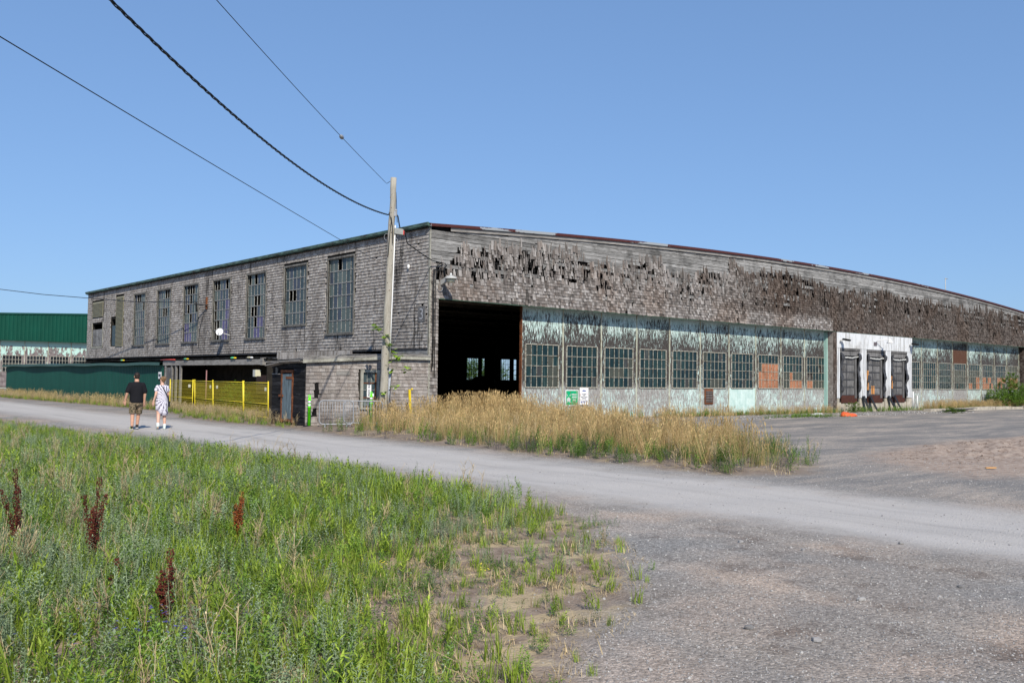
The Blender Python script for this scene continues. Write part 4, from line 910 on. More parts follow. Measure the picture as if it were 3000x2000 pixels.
# ------------------------------------------------------------------ open-fronted shed with timber beam
XS = -2.5
shed = thing('open_shed', 'dark open-fronted lean-to under a long grey timber beam behind the yellow fence', 'shed', (XS, 8.7, 0))
mb = MB(); mb.box(XS-.06, XS+.08, 8.85, 20.2, 2.20, 2.44, .5); part('beam', mb, M['beam_wood'], shed)
mb = MB(); mb.box(XS-.07, XS+.09, 8.62, 8.84, 2.18, 2.5, .2); part('beam_end', mb, M['beam_wood'], shed)
mb = MB(); mb.quad((XS-.03,8.5,2.47),(0,8.5,2.49),(0,41,2.49),(XS-.03,41,2.47)); mb.quad((XS-.03,8.5,2.445),(XS-.03,20.3,2.445),(0,20.3,2.46),(0,8.5,2.46)); part('roof', mb, M['tar_grey'], shed)
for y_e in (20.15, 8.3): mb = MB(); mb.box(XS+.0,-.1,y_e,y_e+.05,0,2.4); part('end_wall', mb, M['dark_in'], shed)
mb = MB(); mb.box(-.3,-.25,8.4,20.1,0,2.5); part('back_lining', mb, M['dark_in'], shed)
for y in (17.9, 18.5, 19.05, 19.9): mb = MB(); mb.box(XS-.04, XS+.04, y-.09, y+.09, 0, 2.19, random.random()); part('post', mb, M['beam_wood'], shed)
mb = MB(); mb.box(XS-.02, XS+.0, 19.1, 19.85, .0, 2.1, .3); part('grey_panel', mb, M['dock_door'], shed)
mb = MB(); mb.box(XS+.9, XS+.95, 10.2, 11.2, .9, 1.75); part('brown_board', mb, plain('dull_red_board', (.16,.07,.05)), shed)
# brick-like block wall right of the opening
mb = MB(); z = 0; rr = 0
blk = []
while z < 2.12:
    y = 6.4+(.11 if rr % 2 else 0)
    while y < 8.9: blk.append((y, z)); y += .23
    z += .085; rr += 1
for i, (y, z) in enumerate(blk):
    if i < 290: q = MB(); q.box(-2.02-random.uniform(0,.012), -1.95, y, y+.222, z, z+.078, random.random()); part('wall_board', q, M['block'] if 'block' in M else M['beam_wood'], shed)
mb = MB(); mb.box(-1.98,-1.8,2.45,8.9,0,2.3); part('side_backing', mb, M['dark_in'], shed)
mb = MB(); z = .0
while z < 2.2: mb.box(-2.02,-1.95,2.45,6.38,z,z+.1,random.random()); z += .108
part('wall_board', mb, M['frame_wood'], shed, kind='stuff')
mb = MB()
z = 2.2
while z < 2.62: 
    y = 8.6
    while y > 2.5: w = random.uniform(.08,.16); wedge(mb, (-1.9, y, z-.15), SA, w-.006, .3, .02, random.random()); y -= w
    z += .13
part('shingle_strip', mb, M['shingle_side'], shed, kind='stuff')
t = thing('wall_light_box', 'small cream box light fixed at the right end of the timber beam', 'light box', (-2.45, 9.2, 1.75))
mb = MB(); mb.box(-2.62,-2.38,9.15,9.42,1.68,1.98); part('housing', mb, M['grey_metal'], t); mb = MB(); mb.box(-2.66,-2.60,9.08,9.16,1.68,1.98); mb.box(-2.6,-2.4,9.12,9.15,1.70,1.96); part('front_panel', mb, M['cream'], t)
for i, (y, c_, lb) in enumerate(((17.1, (.1,.38,.2), 'green and yellow bundle on the shed roof left of centre'), (11.6, (.1,.55,.25), 'green and yellow bundle on the shed roof above the opening'), (26.5, (.25,.6,.25), 'pale green bundle lying on the green shed roof'), (9.9, (.45,.42,.3), 'beige rag bundle near the right end of the beam'))):
    t = thing('roof_bundle', lb, 'bundle', (XS-.1, y, 2.5), 'bundles lying on the shed roofs')
    mb = MB(); mb.ball((XS-.08, y, 2.515), .07, .22, .045, 8); part('wrap', mb, plain('bundle_%d' % i, c_), t)
    mb = MB(); mb.ball((XS-.08, y-.24, 2.51), .065, .11, .04, 8); part('wrap_end', mb, M['yellow_old'] if i != 3 else M['white'], t)
mb = MB(); mb.tube([(XS-.1,20.4,2.49),(XS-.1,19.3,2.5),(XS-.12,18.4,2.49)], .03, 5); single('red_hose', mb, plain('red_rubber', (.5,.06,.05)), 'red hose lying along the shed roof edge', 'hose', (XS,19,2.5))

# ------------------------------------------------------------------ long green metal shed
gs = thing('green_metal_shed', 'long low dark green corrugated metal shed beside the road', 'shed', (XS, 20.2, 0))
mb = MB(); y = 20.22
while y < 54.2:
    for p, q in (((0, y), (-.018, y+.04)), ((-.018, y+.04), (-.018, y+.09)), ((-.018, y+.09), (0, y+.13)), ((0, y+.13), (0, y+.26))):
        mb.quad((XS+q[0], q[1], 0), (XS+p[0], p[1], 0), (XS+p[0], p[1], 2.28), (XS+q[0], q[1], 2.28))
    y += .26
part('corrugated_wall', mb, M['green_sheet'], gs)
mb = MB(); mb.quad((XS,54.2,0),(XS,54.2,2.3),(0,54.2,2.5),(0,54.2,0)); part('end_wall', mb, M['green_sheet'], gs)
mb = MB(); mb.quad((XS,20.21,0),(0,20.21,0),(0,20.21,2.5),(XS,20.21,2.3)); part('end_wall', mb, M['green_sheet'], gs)
mb = MB(); pts = np.linspace(20.3, 54.6, 60)
for a, b in zip(pts[:-1], pts[1:]):
    za, zb = 2.30+.02*sin(a*.9), 2.30+.02*sin(b*.9)
    xo = -.22-.04*sin(a*.6); xo2 = -.22-.04*sin(b*.6)
    mb.quad((XS+xo,a,za-.09),(XS+xo,a,za+.06),(XS+xo2,b,zb+.06),(XS+xo2,b,zb-.09)); mb.quad((XS+xo,a,za+.06),(0,a,2.46),(0,b,2.46),(XS+xo2,b,zb+.06)); mb.quad((XS+xo,a,za-.09),(XS+xo2,b,zb-.09),(0,b,2.45),(0,a,2.45))
part('roof', mb, corr('worn_green_roof', (.035,.09,.075)), gs)
t = thing('wall_notice', 'small white and black notice on the green shed behind the woman', 'sign', (XS-.03, 20.6, 1.7))
mb = MB(); mb.box(XS-.05,XS-.03,20.45,20.85,1.5,1.86); part('plate', mb, M['white'], t); mb = MB(); mb.box(XS-.055,XS-.05,20.5,20.8,1.62,1.75); mb.box(XS-.055,XS-.05,20.48,20.62,1.53,1.6); part('print', mb, ink, t)

# ------------------------------------------------------------------ far hangar
fh = thing('far_hangar', 'distant hangar with bright green metal fascia and peeling mint doors', 'hangar', (3.4, 84.9, 0))
Y2 = 84.9
mb = MB(); x = -12.0
def r2(x): return 8.30+.042*(x-3.4) if x < 20 else 9.0
while x < 44:
    for p, q in (((x,0),(x+.06,-.03)),((x+.06,-.03),(x+.14,-.03)),((x+.14,-.03),(x+.2,0)),((x+.2,0),(x+.4,0))):
        mb.quad((p[0],Y2-.6+p[1],5.38),(q[0],Y2-.6+q[1],5.38),(q[0],Y2-.6+q[1],r2(q[0])),(p[0],Y2-.6+p[1],r2(p[0])))
    x += .4
part('metal_fascia', mb, M['green_bright'], fh)
mb = MB(); mb.box(-12,44,Y2-.66,Y2-.55,5.30,5.38); part('fascia_trim', mb, M['green_bright'], fh)
mb = MB()
for a in np.arange(-12, 44, 4): mb.quad((a,Y2-.7,r2(a)+.02),(a+4,Y2-.7,r2(a+4)+.02),(a+4,Y2+40,r2(a+4)+.02),(a,Y2+40,r2(a)+.02)); mb.quad((a,Y2-.7,r2(a)+.02),(a,Y2-.7,r2(a)-.15),(a+4,Y2-.7,r2(a+4)-.15),(a+4,Y2-.7,r2(a+4)+.02))
part('roof', mb, M['green_sheet'], fh)
mb = MB(); mb.quad((-12,Y2-.55,0),(-12,Y2-.55,8),(-12,Y2+40,8),(-12,Y2+40,0)); mb.box(-12,44,Y2+.05,Y2+.15,0,5.4); part('wall', mb, M['paint'], fh)
nd = NT('far_peeling_mint'); z_ = nd.xyz(2); mk = nd.noise(1, 5, nd.scl((2.6, 2.6, 1.1)), .7)
th_ = nd.ramp(nd.m_('DIVIDE', z_, 6.0), [(.0,.66),(.3,.66),(.31,.6),(.62,.56),(.7,.5),(.79,.44),(.80,.30),(1,.25)])
cc_ = nd.mix(nd.step(mk, th_, nd.m_('ADD', th_, .04)), nd.ramp(nd.noise(3,4), [(.3,(.10,.08,.08)),(.7,(.28,.24,.24))]), (.45,.66,.6)); M['far_paint'] = nd.done(cc_, .8)
for k in range(-1, 8):
    x0 = 3.45+k*2.43+.06
    d = put('hangar_door', None, fh); d.location = (x0-3.4, 0, 0)
    mb = MB(); a, b = x0+.24, x0+2.15
    mb.box(x0,a,Y2,Y2+.03,.15,5.3); mb.box(b,x0+2.4,Y2,Y2+.03,.15,5.3); mb.box(a,b,Y2,Y2+.03,.15,1.87); mb.box(a,b,Y2,Y2+.03,3.66,5.3); part('cladding', mb, M['far_paint'], d)
    mb = MB()
    for i in range(7): x = a+(b-a)*i/6; mb.box(x-.022,x+.022,Y2-.03,Y2+.01,1.87,3.66)
    for j in range(5): z = 1.87+1.79*j/4; mb.box(a,b,Y2-.035,Y2+.01,z-.022,z+.022)
    part('window_frame', mb, M['muntin'], d)
    mb = MB(); mb.quad((a,Y2+.005,1.87),(b,Y2+.005,1.87),(b,Y2+.005,3.66),(a,Y2+.005,3.66), random.random()); part('glazing', mb, M['glass_far'], d)
    mb = MB(); mb.box(x0-.05,x0+.02,Y2-.05,Y2+.02,.15,5.3); part('stile', mb, M['stile'], d)
#NEXT
# ------------------------------------------------------------------ utility pole and wires
def mpole(z): return Vector((-3.0+.07*z/8.6, -1.48-.34*z/8.6, z))
pole = thing('utility_pole', 'pale bleached wooden utility pole leaning in front of the hangar corner', 'utility pole', (-3.0, -1.48, 0))
mb = MB(); N = 22; mb.tube([mpole(8.6*i/N)+Vector((.012*sin(i*1.7), .012*cos(i*1.1), 0)) for i in range(N+1)], [.152-.052*i/N+.004*sin(i*2.1) for i in range(N+1)], 18); part('shaft', mb, M['pole'], pole)
dR_ = Vector((cos(HD), -sin(HD), 0)); dT = Vector((-sin(HD), -cos(HD), 0))      # camera-right and towards-camera directions on the ground
mb = MB(); mb.tube([mpole(z)+dR_*(.165-.045*z/8.6)+dT*.03 for z in (2.4, 4, 5.5, 6.95)], .022, 8); part('white_conduit', mb, M['white'], pole)
mb = MB(); mb.tube([mpole(z)+dR_*.185+dT*.02 for z in (.7, 1.2, 2.0)], .055, 8); part('grey_conduit_cover', mb, plain('grey_blue_cover', (.34,.36,.4)), pole)
mb = MB(); mb.tube([mpole(8.1)+dR_*.10, mpole(7.4)+dR_*.16, mpole(7.05)+dR_*.19], .012, 5); mb.tube([mpole(7.4)+dR_*.08, mpole(7.25)+dR_*.22+dT*.1, mpole(6.95)+dR_*.27, mpole(6.75)+dR_*.33], .022, 6)
mb.tube([mpole(7.4)-dR_*.1+dT*.05, mpole(7.1)+dT*.14, mpole(6.6)+dT*.14-dR_*.03, mpole(5.9)+dT*.15-dR_*.05], .014, 5); mb.tube([mpole(7.2)+dT*.15, mpole(6.9)+dR_*.05+dT*.15, mpole(6.3)+dR_*.08+dT*.14], .014, 5); part('cable_loops', mb, M['wire'], pole)
mb = MB(); mb.obox(mpole(7.35)+dR_*.12+dT*.05, dR_*.05, dT*.04, (0,0,.09)); mb.ball(tuple(mpole(7.46)+dR_*.13+dT*.05), .05, .05, .05, 6); part('clamp', mb, M['galv'], pole)
mb = MB(); mb.obox(mpole(6.74)+dR_*.27, dR_*.15+Vector((0,0,-.02)), dT*.09, (0,0,.10)); part('splice_box', mb, plain('grey_splice', (.28,.29,.28)), pole)
mb = MB(); mb.obox(mpole(6.70)+dR_*.43, dR_*.02, dT*.07, (0,0,.07)); part('red_tag', mb, plain('red_tag', (.6,.05,.04)), pole)
for z, s_ in ((6.55, -1), (6.4, 1)):
    mb = MB(); c0 = mpole(z)+dR_*s_*.15; mb.tube([c0+dR_*.09*cos(a)+Vector((0,0,.12*sin(a))) for a in np.linspace(0, 2*pi, 11)], .009, 4, cap=False); part('wire_ring', mb, M['galv'], pole)
for k in range(26):
    z = random.uniform(.6, 8); a = random.uniform(0, 2*pi); r_ = .153-.052*z/8.6
    if k < 12: mb = MB(); mb.ball(tuple(mpole(z)+(dT*cos((a-pi)*.5)+dR_*sin((a-pi)*.5))*r_), .012, .012, .018, 4); part('nail', mb, M['rust'], pole)
PW = mpole(0).xy
def span(zs, off=0.0):
    """wire leaving the pole towards the next pole behind the camera; zs = (t, height) samples"""
    ts = [q[0] for q in zs]; co = np.polyfit(ts, [q[1] for q in zs], 2); T = np.linspace(0, 38, 160)
    d = Vector((-.7071, -.7071, 0)); p0 = Vector((PW.x+.35, PW.y+.35, 0))
    return [p0+d*float(t)+Vector((0,0,float(np.polyval(co, t)))) for t in T]
A_ = span([(0, 8.45), (6.9, 8.43), (12.8, 8.48), (16, 8.55)]); A_ = [p for p in A_]
t = thing('thin_guy_wire', 'thin upper wire from the pole top with an egg insulator', 'wire', tuple(A_[0])); part('wire', cab([mpole(8.5)-dR_*.08]+A_[2:], .0085), M['wire'], t)
ip = A_[int(6.9/38*159)]; mb = MB(); mb.tube([ip+Vector((.10,.10,0)), ip+Vector((.06,.06,0)), ip, ip-Vector((.06,.06,0)), ip-Vector((.10,.10,0))], [.015,.05,.062,.05,.015], 10); part('egg_insulator', mb, M['galv'], t)
B_ = span([(0, 7.41), (6.04, 6.88), (9.58, 6.72), (12.87, 6.6), (14.9, 6.68), (16.9, 6.81), (18.5, 6.91), (19.7, 6.99)])
t = thing('twisted_cable', 'thick twisted black service cable sagging from the pole to the upper left', 'cable', tuple(B_[0]))
fine = []
for i in range(len(B_)-1):
    for q in range(4): fine.append(B_[i].lerp(B_[i+1], q/4))
for k in range(3):
    pts = [p+(Vector((.7071,-.7071,0))*cos(i*.42+k*2.09)+Vector((0,0,1))*sin(i*.42+k*2.09))*.017 for i, p in enumerate(fine)]
    pts = [mpole(7.38)+dT*.12-dR_*.02]+pts[3:]
    mb = MB(); mb.tube(pts, .0118, 5); part('strand', mb, M['wire'], t)
C_ = span([(0, 5.56), (5.2, 5.58), (14.2, 5.53), (18.4, 5.47), (21.5, 5.57)])
t = single('low_thin_wire', cab([mpole(5.56)+dT*.12]+C_[3:], .008), M['wire'], 'thin lower wire from mid pole rising to the left edge', 'wire', tuple(C_[0]))
w2 = [(-.5,20.8,5.7), (-.9,24,5.85), (-1.3,28.5,6.1), (-2.09,35.1,6.66), (-4.2,37.3,6.88), (-6.41,38.8,7.16), (-10.5,41.5,7.7), (-15,44.5,8.4)]
single('far_service_wire', cab(w2, .022), M['wire'], 'black wire crossing the far end of the side wall from the left', 'wire', w2[0])
w3 = [mpole(6.72)+dR_*.47, Vector((-1.9,-1.2,6.5)), Vector((-.9,-.7,6.27)), Vector((-.1,-.25,6.14)), Vector((.55,-.09,6.11))]
single('drop_cable', cab(w3, .02), M['wire'], 'black drop cable from the pole to the hangar corner above the lamp', 'cable', tuple(w3[0]))

# ------------------------------------------------------------------ yellow fence
FP = [(-3.29,17.17),(-2.97,15.05),(-3.43,11.62),(-3.74,7.83),(-4.07,4.91)]
FP = [(-3.29,17.2),(-3.05,14.9),(-3.0,14.75),(-3.43,11.62),(-3.74,7.83),(-4.07,4.91)]
HF = 1.46
def fence_panel(p, q, label, lean_=0.0, tag_x=.85):
    p, q = Vector((*p, 0)), Vector((*q, 0)); u = (q-p); Ln = u.length; u = u/Ln; nv = Vector((-u.y, u.x, 0)); up = Vector((0,0,1))+u*lean_
    t = thing('fence_panel', label, 'fence panel', tuple(p), 'yellow temporary fence panels')
    def P(a, z, o=0): return p+u*a+up*z+nv*o
    for a in (.02, Ln-.02): mb = MB(); mb.tube([P(a, .0), P(a, HF+.04)], .026, 8); part('post', mb, M['yellow'], t)
    for z in (HF-.02, .62, .1): mb = MB(); mb.tube([P(.02, z), P(Ln-.02, z)], .0135, 6); part('rail', mb, M['yellow'], t)
    mb = MB(); a = .05
    while a < Ln-.04: mb.tube([P(a, .08, .012), P(a, HF-.03, .012)], .0030, 3, cap=False); a += .055
    for z in np.arange(.2, HF-.05, .165): mb.tube([P(.03, z), P(Ln-.03, z)], .0038, 3, cap=False)
    part('wire_mesh', mb, M['yellow_mesh'], t, kind='stuff')
    mb = MB(); mb.obox(P(Ln*tag_x, HF-.27, .03), u*.11, nv*.004, (0,0,.07)); part('tag_plate', mb, M['white'], t)
    mb = MB(); mb.obox(P(Ln*tag_x, HF-.27, .036), u*.07, nv*.002, (0,0,.015)); part('tag_print', mb, ink, t)
fence_panel(FP[0], FP[1], 'yellow mesh fence panel beside the woman, leftmost of the four', 0, .82)
fence_panel(FP[2], FP[3], 'tilting yellow mesh fence panel with the thin red post behind it', -.10, .82)
fence_panel(FP[3], FP[4], 'yellow mesh fence panel in front of the green shrub', -.10, .12)
fence_panel(FP[4], FP[5], 'rightmost yellow mesh fence panel next to the black shed wall', -.06, .86)
mb = MB(); mb.tube([(-2.75,14.1,0),(-2.74,14.1,1.95)], .03, 6); single('red_post', mb, plain('faded_red_post', (.26,.13,.13)), 'thin faded red post rising behind the yellow fence', 'post', (-2.75,14.1,0))

# ------------------------------------------------------------------ crowd barriers, delineators, marker
def barrier(loc, rz, label, ln=1.35, H_=.9):
    t = thing('crowd_barrier', label, 'barrier', loc, 'galvanised crowd barriers', rz)
    r_ = .12; x0, x1 = -ln/2, ln/2; pts = []
    for cx_, cz_, a0 in ((x1-r_, H_-r_, 0), (x0+r_, H_-r_, pi/2), (x0+r_, .16+r_, pi), (x1-r_, .16+r_, 3*pi/2)):
        for a in np.linspace(a0, a0+pi/2, 5): pts.append((cx_+r_*cos(a), 0, cz_+r_*sin(a)))
    pts.append(pts[0]); mb = MB(); mb.tube(pts, .021, 8, cap=False); part('frame', mb, M['galv'], t, local=True)
    bm_ = MB(); bm_.tube([(0,0,.17),(0,0,H_-.01)], .009, 6); bme = bm_.mesh('bar', M['galv'])
    for k in range(12): put('bar', bme, t, (x0+ln*(k+1)/13, 0, 0))
    for s_ in (x0+.2, x1-.2):
        mb = MB(); mb.tube([(s_, -.26, .015), (s_, -.03, .17), (s_, .03, .17), (s_, .26, .015)], .018, 6); part('foot', mb, M['galv'], t, local=True)
barrier((-5.02, -1.85, 0), -.62, 'steel crowd barrier standing right of the green delineator post', 1.1, .93)
barrier((-3.75, -1.45, 0), -.45, 'steel crowd barrier half hidden in dry grass beside the pole', 1.3, .9)
def delin(loc, label, h=1.02):
    t = thing('delineator_post', label, 'post', loc, 'lime delineator posts')
    mb = MB(); mb.rings([(0,0,.0,.21,.21),(0,0,.035,.2,.2),(0,0,.05,.13,.13)], 8); part('rubber_base', mb, M['black'], t, local=True)
    mb = MB(); mb.rings([(0,0,.05,.058,.058),(0,0,.66,.052,.052),(0,0,.665,.062,.062),(0,0,.69,.062,.062),(0,0,.695,.05,.05),(0,0,.90,.048,.048),(0,0,.905,.06,.06),(0,0,.925,.06,.06),(0,0,.93,.045,.045),(0,0,h,.03,.03)], 14); part('tube', mb, M['lime'], t, local=True)
    for a, b in ((.70,.77),(.80,.885)): mb = MB(); mb.rings([(0,0,a,.0535,.0535),(0,0,b,.052,.052)], 14); part('reflective_band', mb, M['refl'], t, local=True)
    mb = MB(); pts = [(0+.045*cos(a), 0, h+.02+.04*sin(a)) for a in np.linspace(0, 2*pi, 9)]; mb.tube(pts, .014, 5, cap=False); part('top_loop', mb, M['lime'], t, local=True)
delin((-5.15, -.28, 0), 'lime green delineator post with silver bands left of the crowd barrier')
delin((-3.0, -.75, .12), 'lime green delineator post in the grass below the narrow window')
mb = MB(); mb.obox((-1.2, -.55, .62), (.045,0,0), (0,.02,0), (.045,0,.66)); mb.obox((-1.262, -.55, 1.30), (.03,0,.0), (0,.018,0), (.0,0,.03)); o_ = single('marker_post', mb, M['yellow_old'], 'leaning flat yellow marker post in dry grass by the shingled wall', 'post', (-1.2,-.55,0)); 
o_.scale = (-1, 1, 1)

# ------------------------------------------------------------------ kerb, slabs, debris at the dock side
kb = thing('concrete_kerb', 'broken low concrete kerb in front of the right-hand doors', 'kerb', (39, -2.2, 0))
x = 36.5
while x < 60:
    ln = random.uniform(1.6, 2.8); mb = MB(); mb.box(x, x+ln-random.uniform(.02,.12), -2.4+random.uniform(-.06,.06), -2.0, -.05, .2+random.uniform(-.05,.03), random.random()); part('kerb_block', mb, M['concrete'], kb); x += ln
t = thing('steel_plank_stack', 'dark steel planks lying along the kerb right of the dock', 'planks', (37.5, -2.9, 0))
for k in range(4): mb = MB(); mb.obox((38.6+.3*k, -2.75-.15*k, .04+.045*k), (1.9,.1,0), (-.01,.12,0), (0,0,.02), random.random()); part('plank', mb, M['dock_door'], t)
mb = MB()
for k in range(22):
    a = random.uniform(0, 2*pi); r_ = random.uniform(0, .5); 
mb.rings([(23.8,-3.9,0,.55,.3),(23.82,-3.88,.08,.5,.26),(23.7,-3.86,.17,.3,.2),(23.66,-3.86,.21,.12,.1)], 14); mb.rings([(24.2,-3.95,0,.3,.2),(24.22,-3.95,.09,.26,.16),(24.25,-3.95,.14,.1,.08)], 12)
k0 = np.array(mb.v); k0[:, :2] += rng.normal(0, .03, (len(k0), 2)); k0[:, 2] = np.maximum(0, k0[:, 2]+rng.normal(0, .02, len(k0))); mb.v = [tuple(q) for q in k0]
single('orange_tarp_bundle', mb, M['orange'], 'crumpled orange tarp lying on the yard in front of the dock', 'tarp', (23.8,-3.9,0))
mb = MB(); mb.obox((22.3,-3.2,.03), (1.3,.35,0), (-.06,.2,0), (0,0,.02)); single('grey_board', mb, M['beam_wood'], 'flat grey board lying left of the orange tarp', 'board', (22.3,-3.2,0))
mb = MB(); mb.obox((23.1,-2.6,.06), (.28,.05,.02), (-.03,.16,0), (0,0,.05)); single('white_scrap', mb, M['white'], 'crumpled white scrap behind the orange tarp', 'scrap', (23.1,-2.6,0))
mb = MB(); mb.obox((-.9,-20.6,.03), (.10,-.06,0), (.01,.02,0), (0,0,.010)); single('wood_scrap', mb, plain('orange_wood', (.55,.28,.08)), 'short orange wood scrap lying on the yard', 'scrap', (-.9,-20.6,0))

# ------------------------------------------------------------------ inside and behind the hangar
t = thing('covered_machine', 'dark covered machine silhouetted inside the hangar doorway', 'machine', (30.5, 34, 0))
mb = MB(); mb.rings([(30.5,34,.0,1.9,1),(30.5,34,.9,1.9,1),(30.5,34,1.5,1.4,.8),(30.5,34,1.85,.8,.5),(30.5,34,1.95,.3,.3)], 18); part('cover', mb, M['black'], t)

# ------------------------------------------------------------------ plants: models kept aside and scattered
lib = bpy.data.collections.new('plant_models')
def blade(mb, p, d, ln, w, bend, r, m=0, seg=3):
    """curved ribbon leaf from p, heading d (unit xy angle), initial lean bend"""
    az = d; side = Vector((-sin(az), cos(az), 0)); cur = Vector(p); k = len(mb.v); th = bend*.3
    for i in range(seg+1):
        f = i/seg; ww = w*(1-f)**.7*(.75+.5*min(f*3, 1)) if i < seg else 0
        if i < seg: mb.v += [tuple(cur-side*ww/2), tuple(cur+side*ww/2)]
        else: mb.v.append(tuple(cur))
        cur = cur+Vector((cos(az)*sin(th), sin(az)*sin(th), cos(th)))*(ln/seg); th += bend/seg
    for i in range(seg-1): mb.face((k+2*i, k+2*i+1, k+2*i+3, k+2*i+2), r, m)
    mb.face((k+2*(seg-1), k+2*(seg-1)+1, k+2*seg), r, m)
def leaf(mb, p, az, el, ln, w, r, m=0):
    d = Vector((cos(az)*cos(el), sin(az)*cos(el), sin(el))); s_ = Vector((-sin(az), cos(az), 0)); p = Vector(p)
    k = len(mb.v); dn = Vector((0,0,-ln*.12)); mb.v += [tuple(p), tuple(p+d*ln*.45+s_*w/2), tuple(p+d*ln+dn), tuple(p+d*ln*.45-s_*w/2)]; mb.face((k,k+1,k+2,k+3), r, m)
def U(a, b): return random.uniform(a, b)
def reg(mb, mats, nm):
    o = bpy.data.objects.new(nm, mb.mesh(nm, mats)); lib.objects.link(o); return o
def tuft(n, h, w, rad, bend=1.1):
    mb = MB()
    for _ in range(n): a = U(0, 2*pi); r_ = rad*sqrt(random.random()); blade(mb, (r_*cos(a), r_*sin(a), 0), U(0, 2*pi), h*U(.55, 1.1), w*U(.7,1.2), U(.15, bend), random.random())
    return mb
def herb(n, h, nl, ll, lw, rad, up=.5):
    mb = MB()
    for _ in range(n):
        a = U(0, 2*pi); r_ = rad*sqrt(random.random()); az = U(0, 2*pi); ln = U(.0, .35); hh = h*U(.5, 1.05); p = Vector((r_*cos(a), r_*sin(a), 0)); rr_ = random.random()
        tip = p+Vector((cos(az)*ln*hh, sin(az)*ln*hh, hh)); mb.quad(p+Vector((-.002,0,0)), p+Vector((.002,0,0)), tip+Vector((.001,0,0)), tip-Vector((.001,0,0)), rr_)
        for i in range(nl):
            f = .1+.9*(i+random.random()*.5)/nl; leaf(mb, p.lerp(tip, f), i*2.4+U(-.3,.3), U(up-.4, up+.5), ll*U(.6,1.1)*(1.15-.5*f), lw*U(.7,1.1), min(1, max(0, rr_+U(-.3,.3))))
    return mb
V = {}
V['bright'] = [reg(tuft(26, .30, .010, .10), M['l_bright'], 'grass_tuft') for _ in range(3)]
V['broad'] = [reg(herb(3, .36, 12, .12, .020, .07, .75), M['l_bright'], 'broad_weed') for _ in range(3)]
V['mug'] = [reg(herb(6, .36, 26, .042, .011, .12, .5), M['l_grey'], 'mugwort') for _ in range(3)]
V['low'] = [reg(herb(14, .12, 9, .035, .010, .16, .35), M['l_dark'], 'low_weed') for _ in range(3)]
V['mid'] = [reg(herb(6, .24, 16, .055, .014, .12, .5), M['l_mid'], 'leafy_weed') for _ in range(3)]
def dryst(n, h, rad):
    mb = MB()
    for _ in range(n):
        a = U(0, 2*pi); r_ = rad*sqrt(random.random()); az = U(0, 2*pi); p = Vector((r_*cos(a), r_*sin(a), 0)); hh = h*U(.6,1); tip = p+Vector((cos(az)*.2*hh, sin(az)*.2*hh, hh)); mb.tube([p, p.lerp(tip,.5)+Vector((U(-.01,.01),U(-.01,.01),0)), tip], [.0028,.002,.001], 3, random.random())
        for i in range(9): q = p.lerp(tip, U(.4,.95)); b = q+Vector((U(-.05,.05), U(-.05,.05), U(.03,.08))); mb.tube([q, b], [.0018,.001], 3, random.random()); leaf(mb, b, U(0,6), U(.2,1.2), .014, .006, random.random())
    return mb
V['dry'] = [reg(dryst(3, .36, .07), M['l_dry'], 'dry_stem') for _ in range(2)]
def straw(n, h, rad, gr=0):
    mb = MB()
    for i in range(n):
        a = U(0, 2*pi); r_ = rad*sqrt(random.random()); az = U(0, 2*pi); p = (r_*cos(a), r_*sin(a), 0); hh = h*U(.6,1.08); le = U(0,.22); rr_ = random.random(); k = len(mb.v)
        d = Vector((cos(az)*le, sin(az)*le, 1)); s_ = Vector((cos(az+1.57), sin(az+1.57), 0)); P_ = Vector(p); T_ = P_+d*hh; w = .0042
        mi = 1 if random.random() < gr else 0
        m1 = P_+d*hh*.5; mb.v += [tuple(P_-s_*w), tuple(P_+s_*w), tuple(m1+s_*w*.8), tuple(m1-s_*w*.8), tuple(T_+s_*w*.5+Vector((d.x,d.y,0))*.05), tuple(T_-s_*w*.5+Vector((d.x,d.y,0))*.05)]
        mb.face((k,k+1,k+2,k+3), rr_, mi); mb.face((k+3,k+2,k+4,k+5), rr_, mi)
        if random.random() < .75:
            T2 = T_+Vector((d.x*.2+U(-.02,.02), d.y*.2+U(-.02,.02), U(.07,.13))); mb.quad(T_, T_.lerp(T2,.4)+s_*.011, T2, T_.lerp(T2,.4)-s_*.011, min(1, rr_+.2), 0)
            s2 = Vector((cos(az), sin(az), 0)); mb.quad(T_, T_.lerp(T2,.4)+s2*.011, T2, T_.lerp(T2,.4)-s2*.011, rr_, 0)
    for i in range(n//2): a = U(0, 2*pi); r_ = rad*random.random(); blade(mb, (r_*cos(a), r_*sin(a), 0), U(0,2*pi), U(.2,.6)*h, .007, U(.2,1.3), random.random(), 1 if random.random() < .25+gr else 0)
    return mb
V['straw'] = [reg(straw(26, .95, .17, .1), [M['l_straw'], M['l_strawg']], 'tall_dry_grass') for _ in range(4)]
V['strawg'] = [reg(straw(24, .8, .17, .65), [M['l_straw'], M['l_strawg']], 'tall_green_grass') for _ in range(3)]
V['bushy'] = [reg(herb(9, .5, 22, .06, .016, .16, .5), M['l_dark'], 'dark_herb') for _ in range(2)]
V['purp'] = [reg(herb(10, .35, 22, .035, .012, .16, .6), M['l_purple'], 'dusky_weed') for _ in range(2)]
V['chaff'] = [reg(tuft(14, .10, .006, .12, 2.6), M['l_dry'], 'dry_litter') for _ in range(2)]
def flower(mat):
    mb = herb(3, .28, 8, .05, .01, .07)
    mb.m = [0]*len(mb.m)
    for _ in range(7):
        c_ = Vector((U(-.09,.09), U(-.09,.09), U(.2,.3)))
        for q in range(5): leaf(mb, c_, q*1.256, .3, .016, .012, random.random(), 1)
    return mb
V['blue'] = [reg(flower(0), [M['l_grey'], M['blue_fl']], 'blue_wildflower')]
V['white'] = [reg(flower(0), [M['l_mid'], M['white_fl']], 'white_wildflower')]
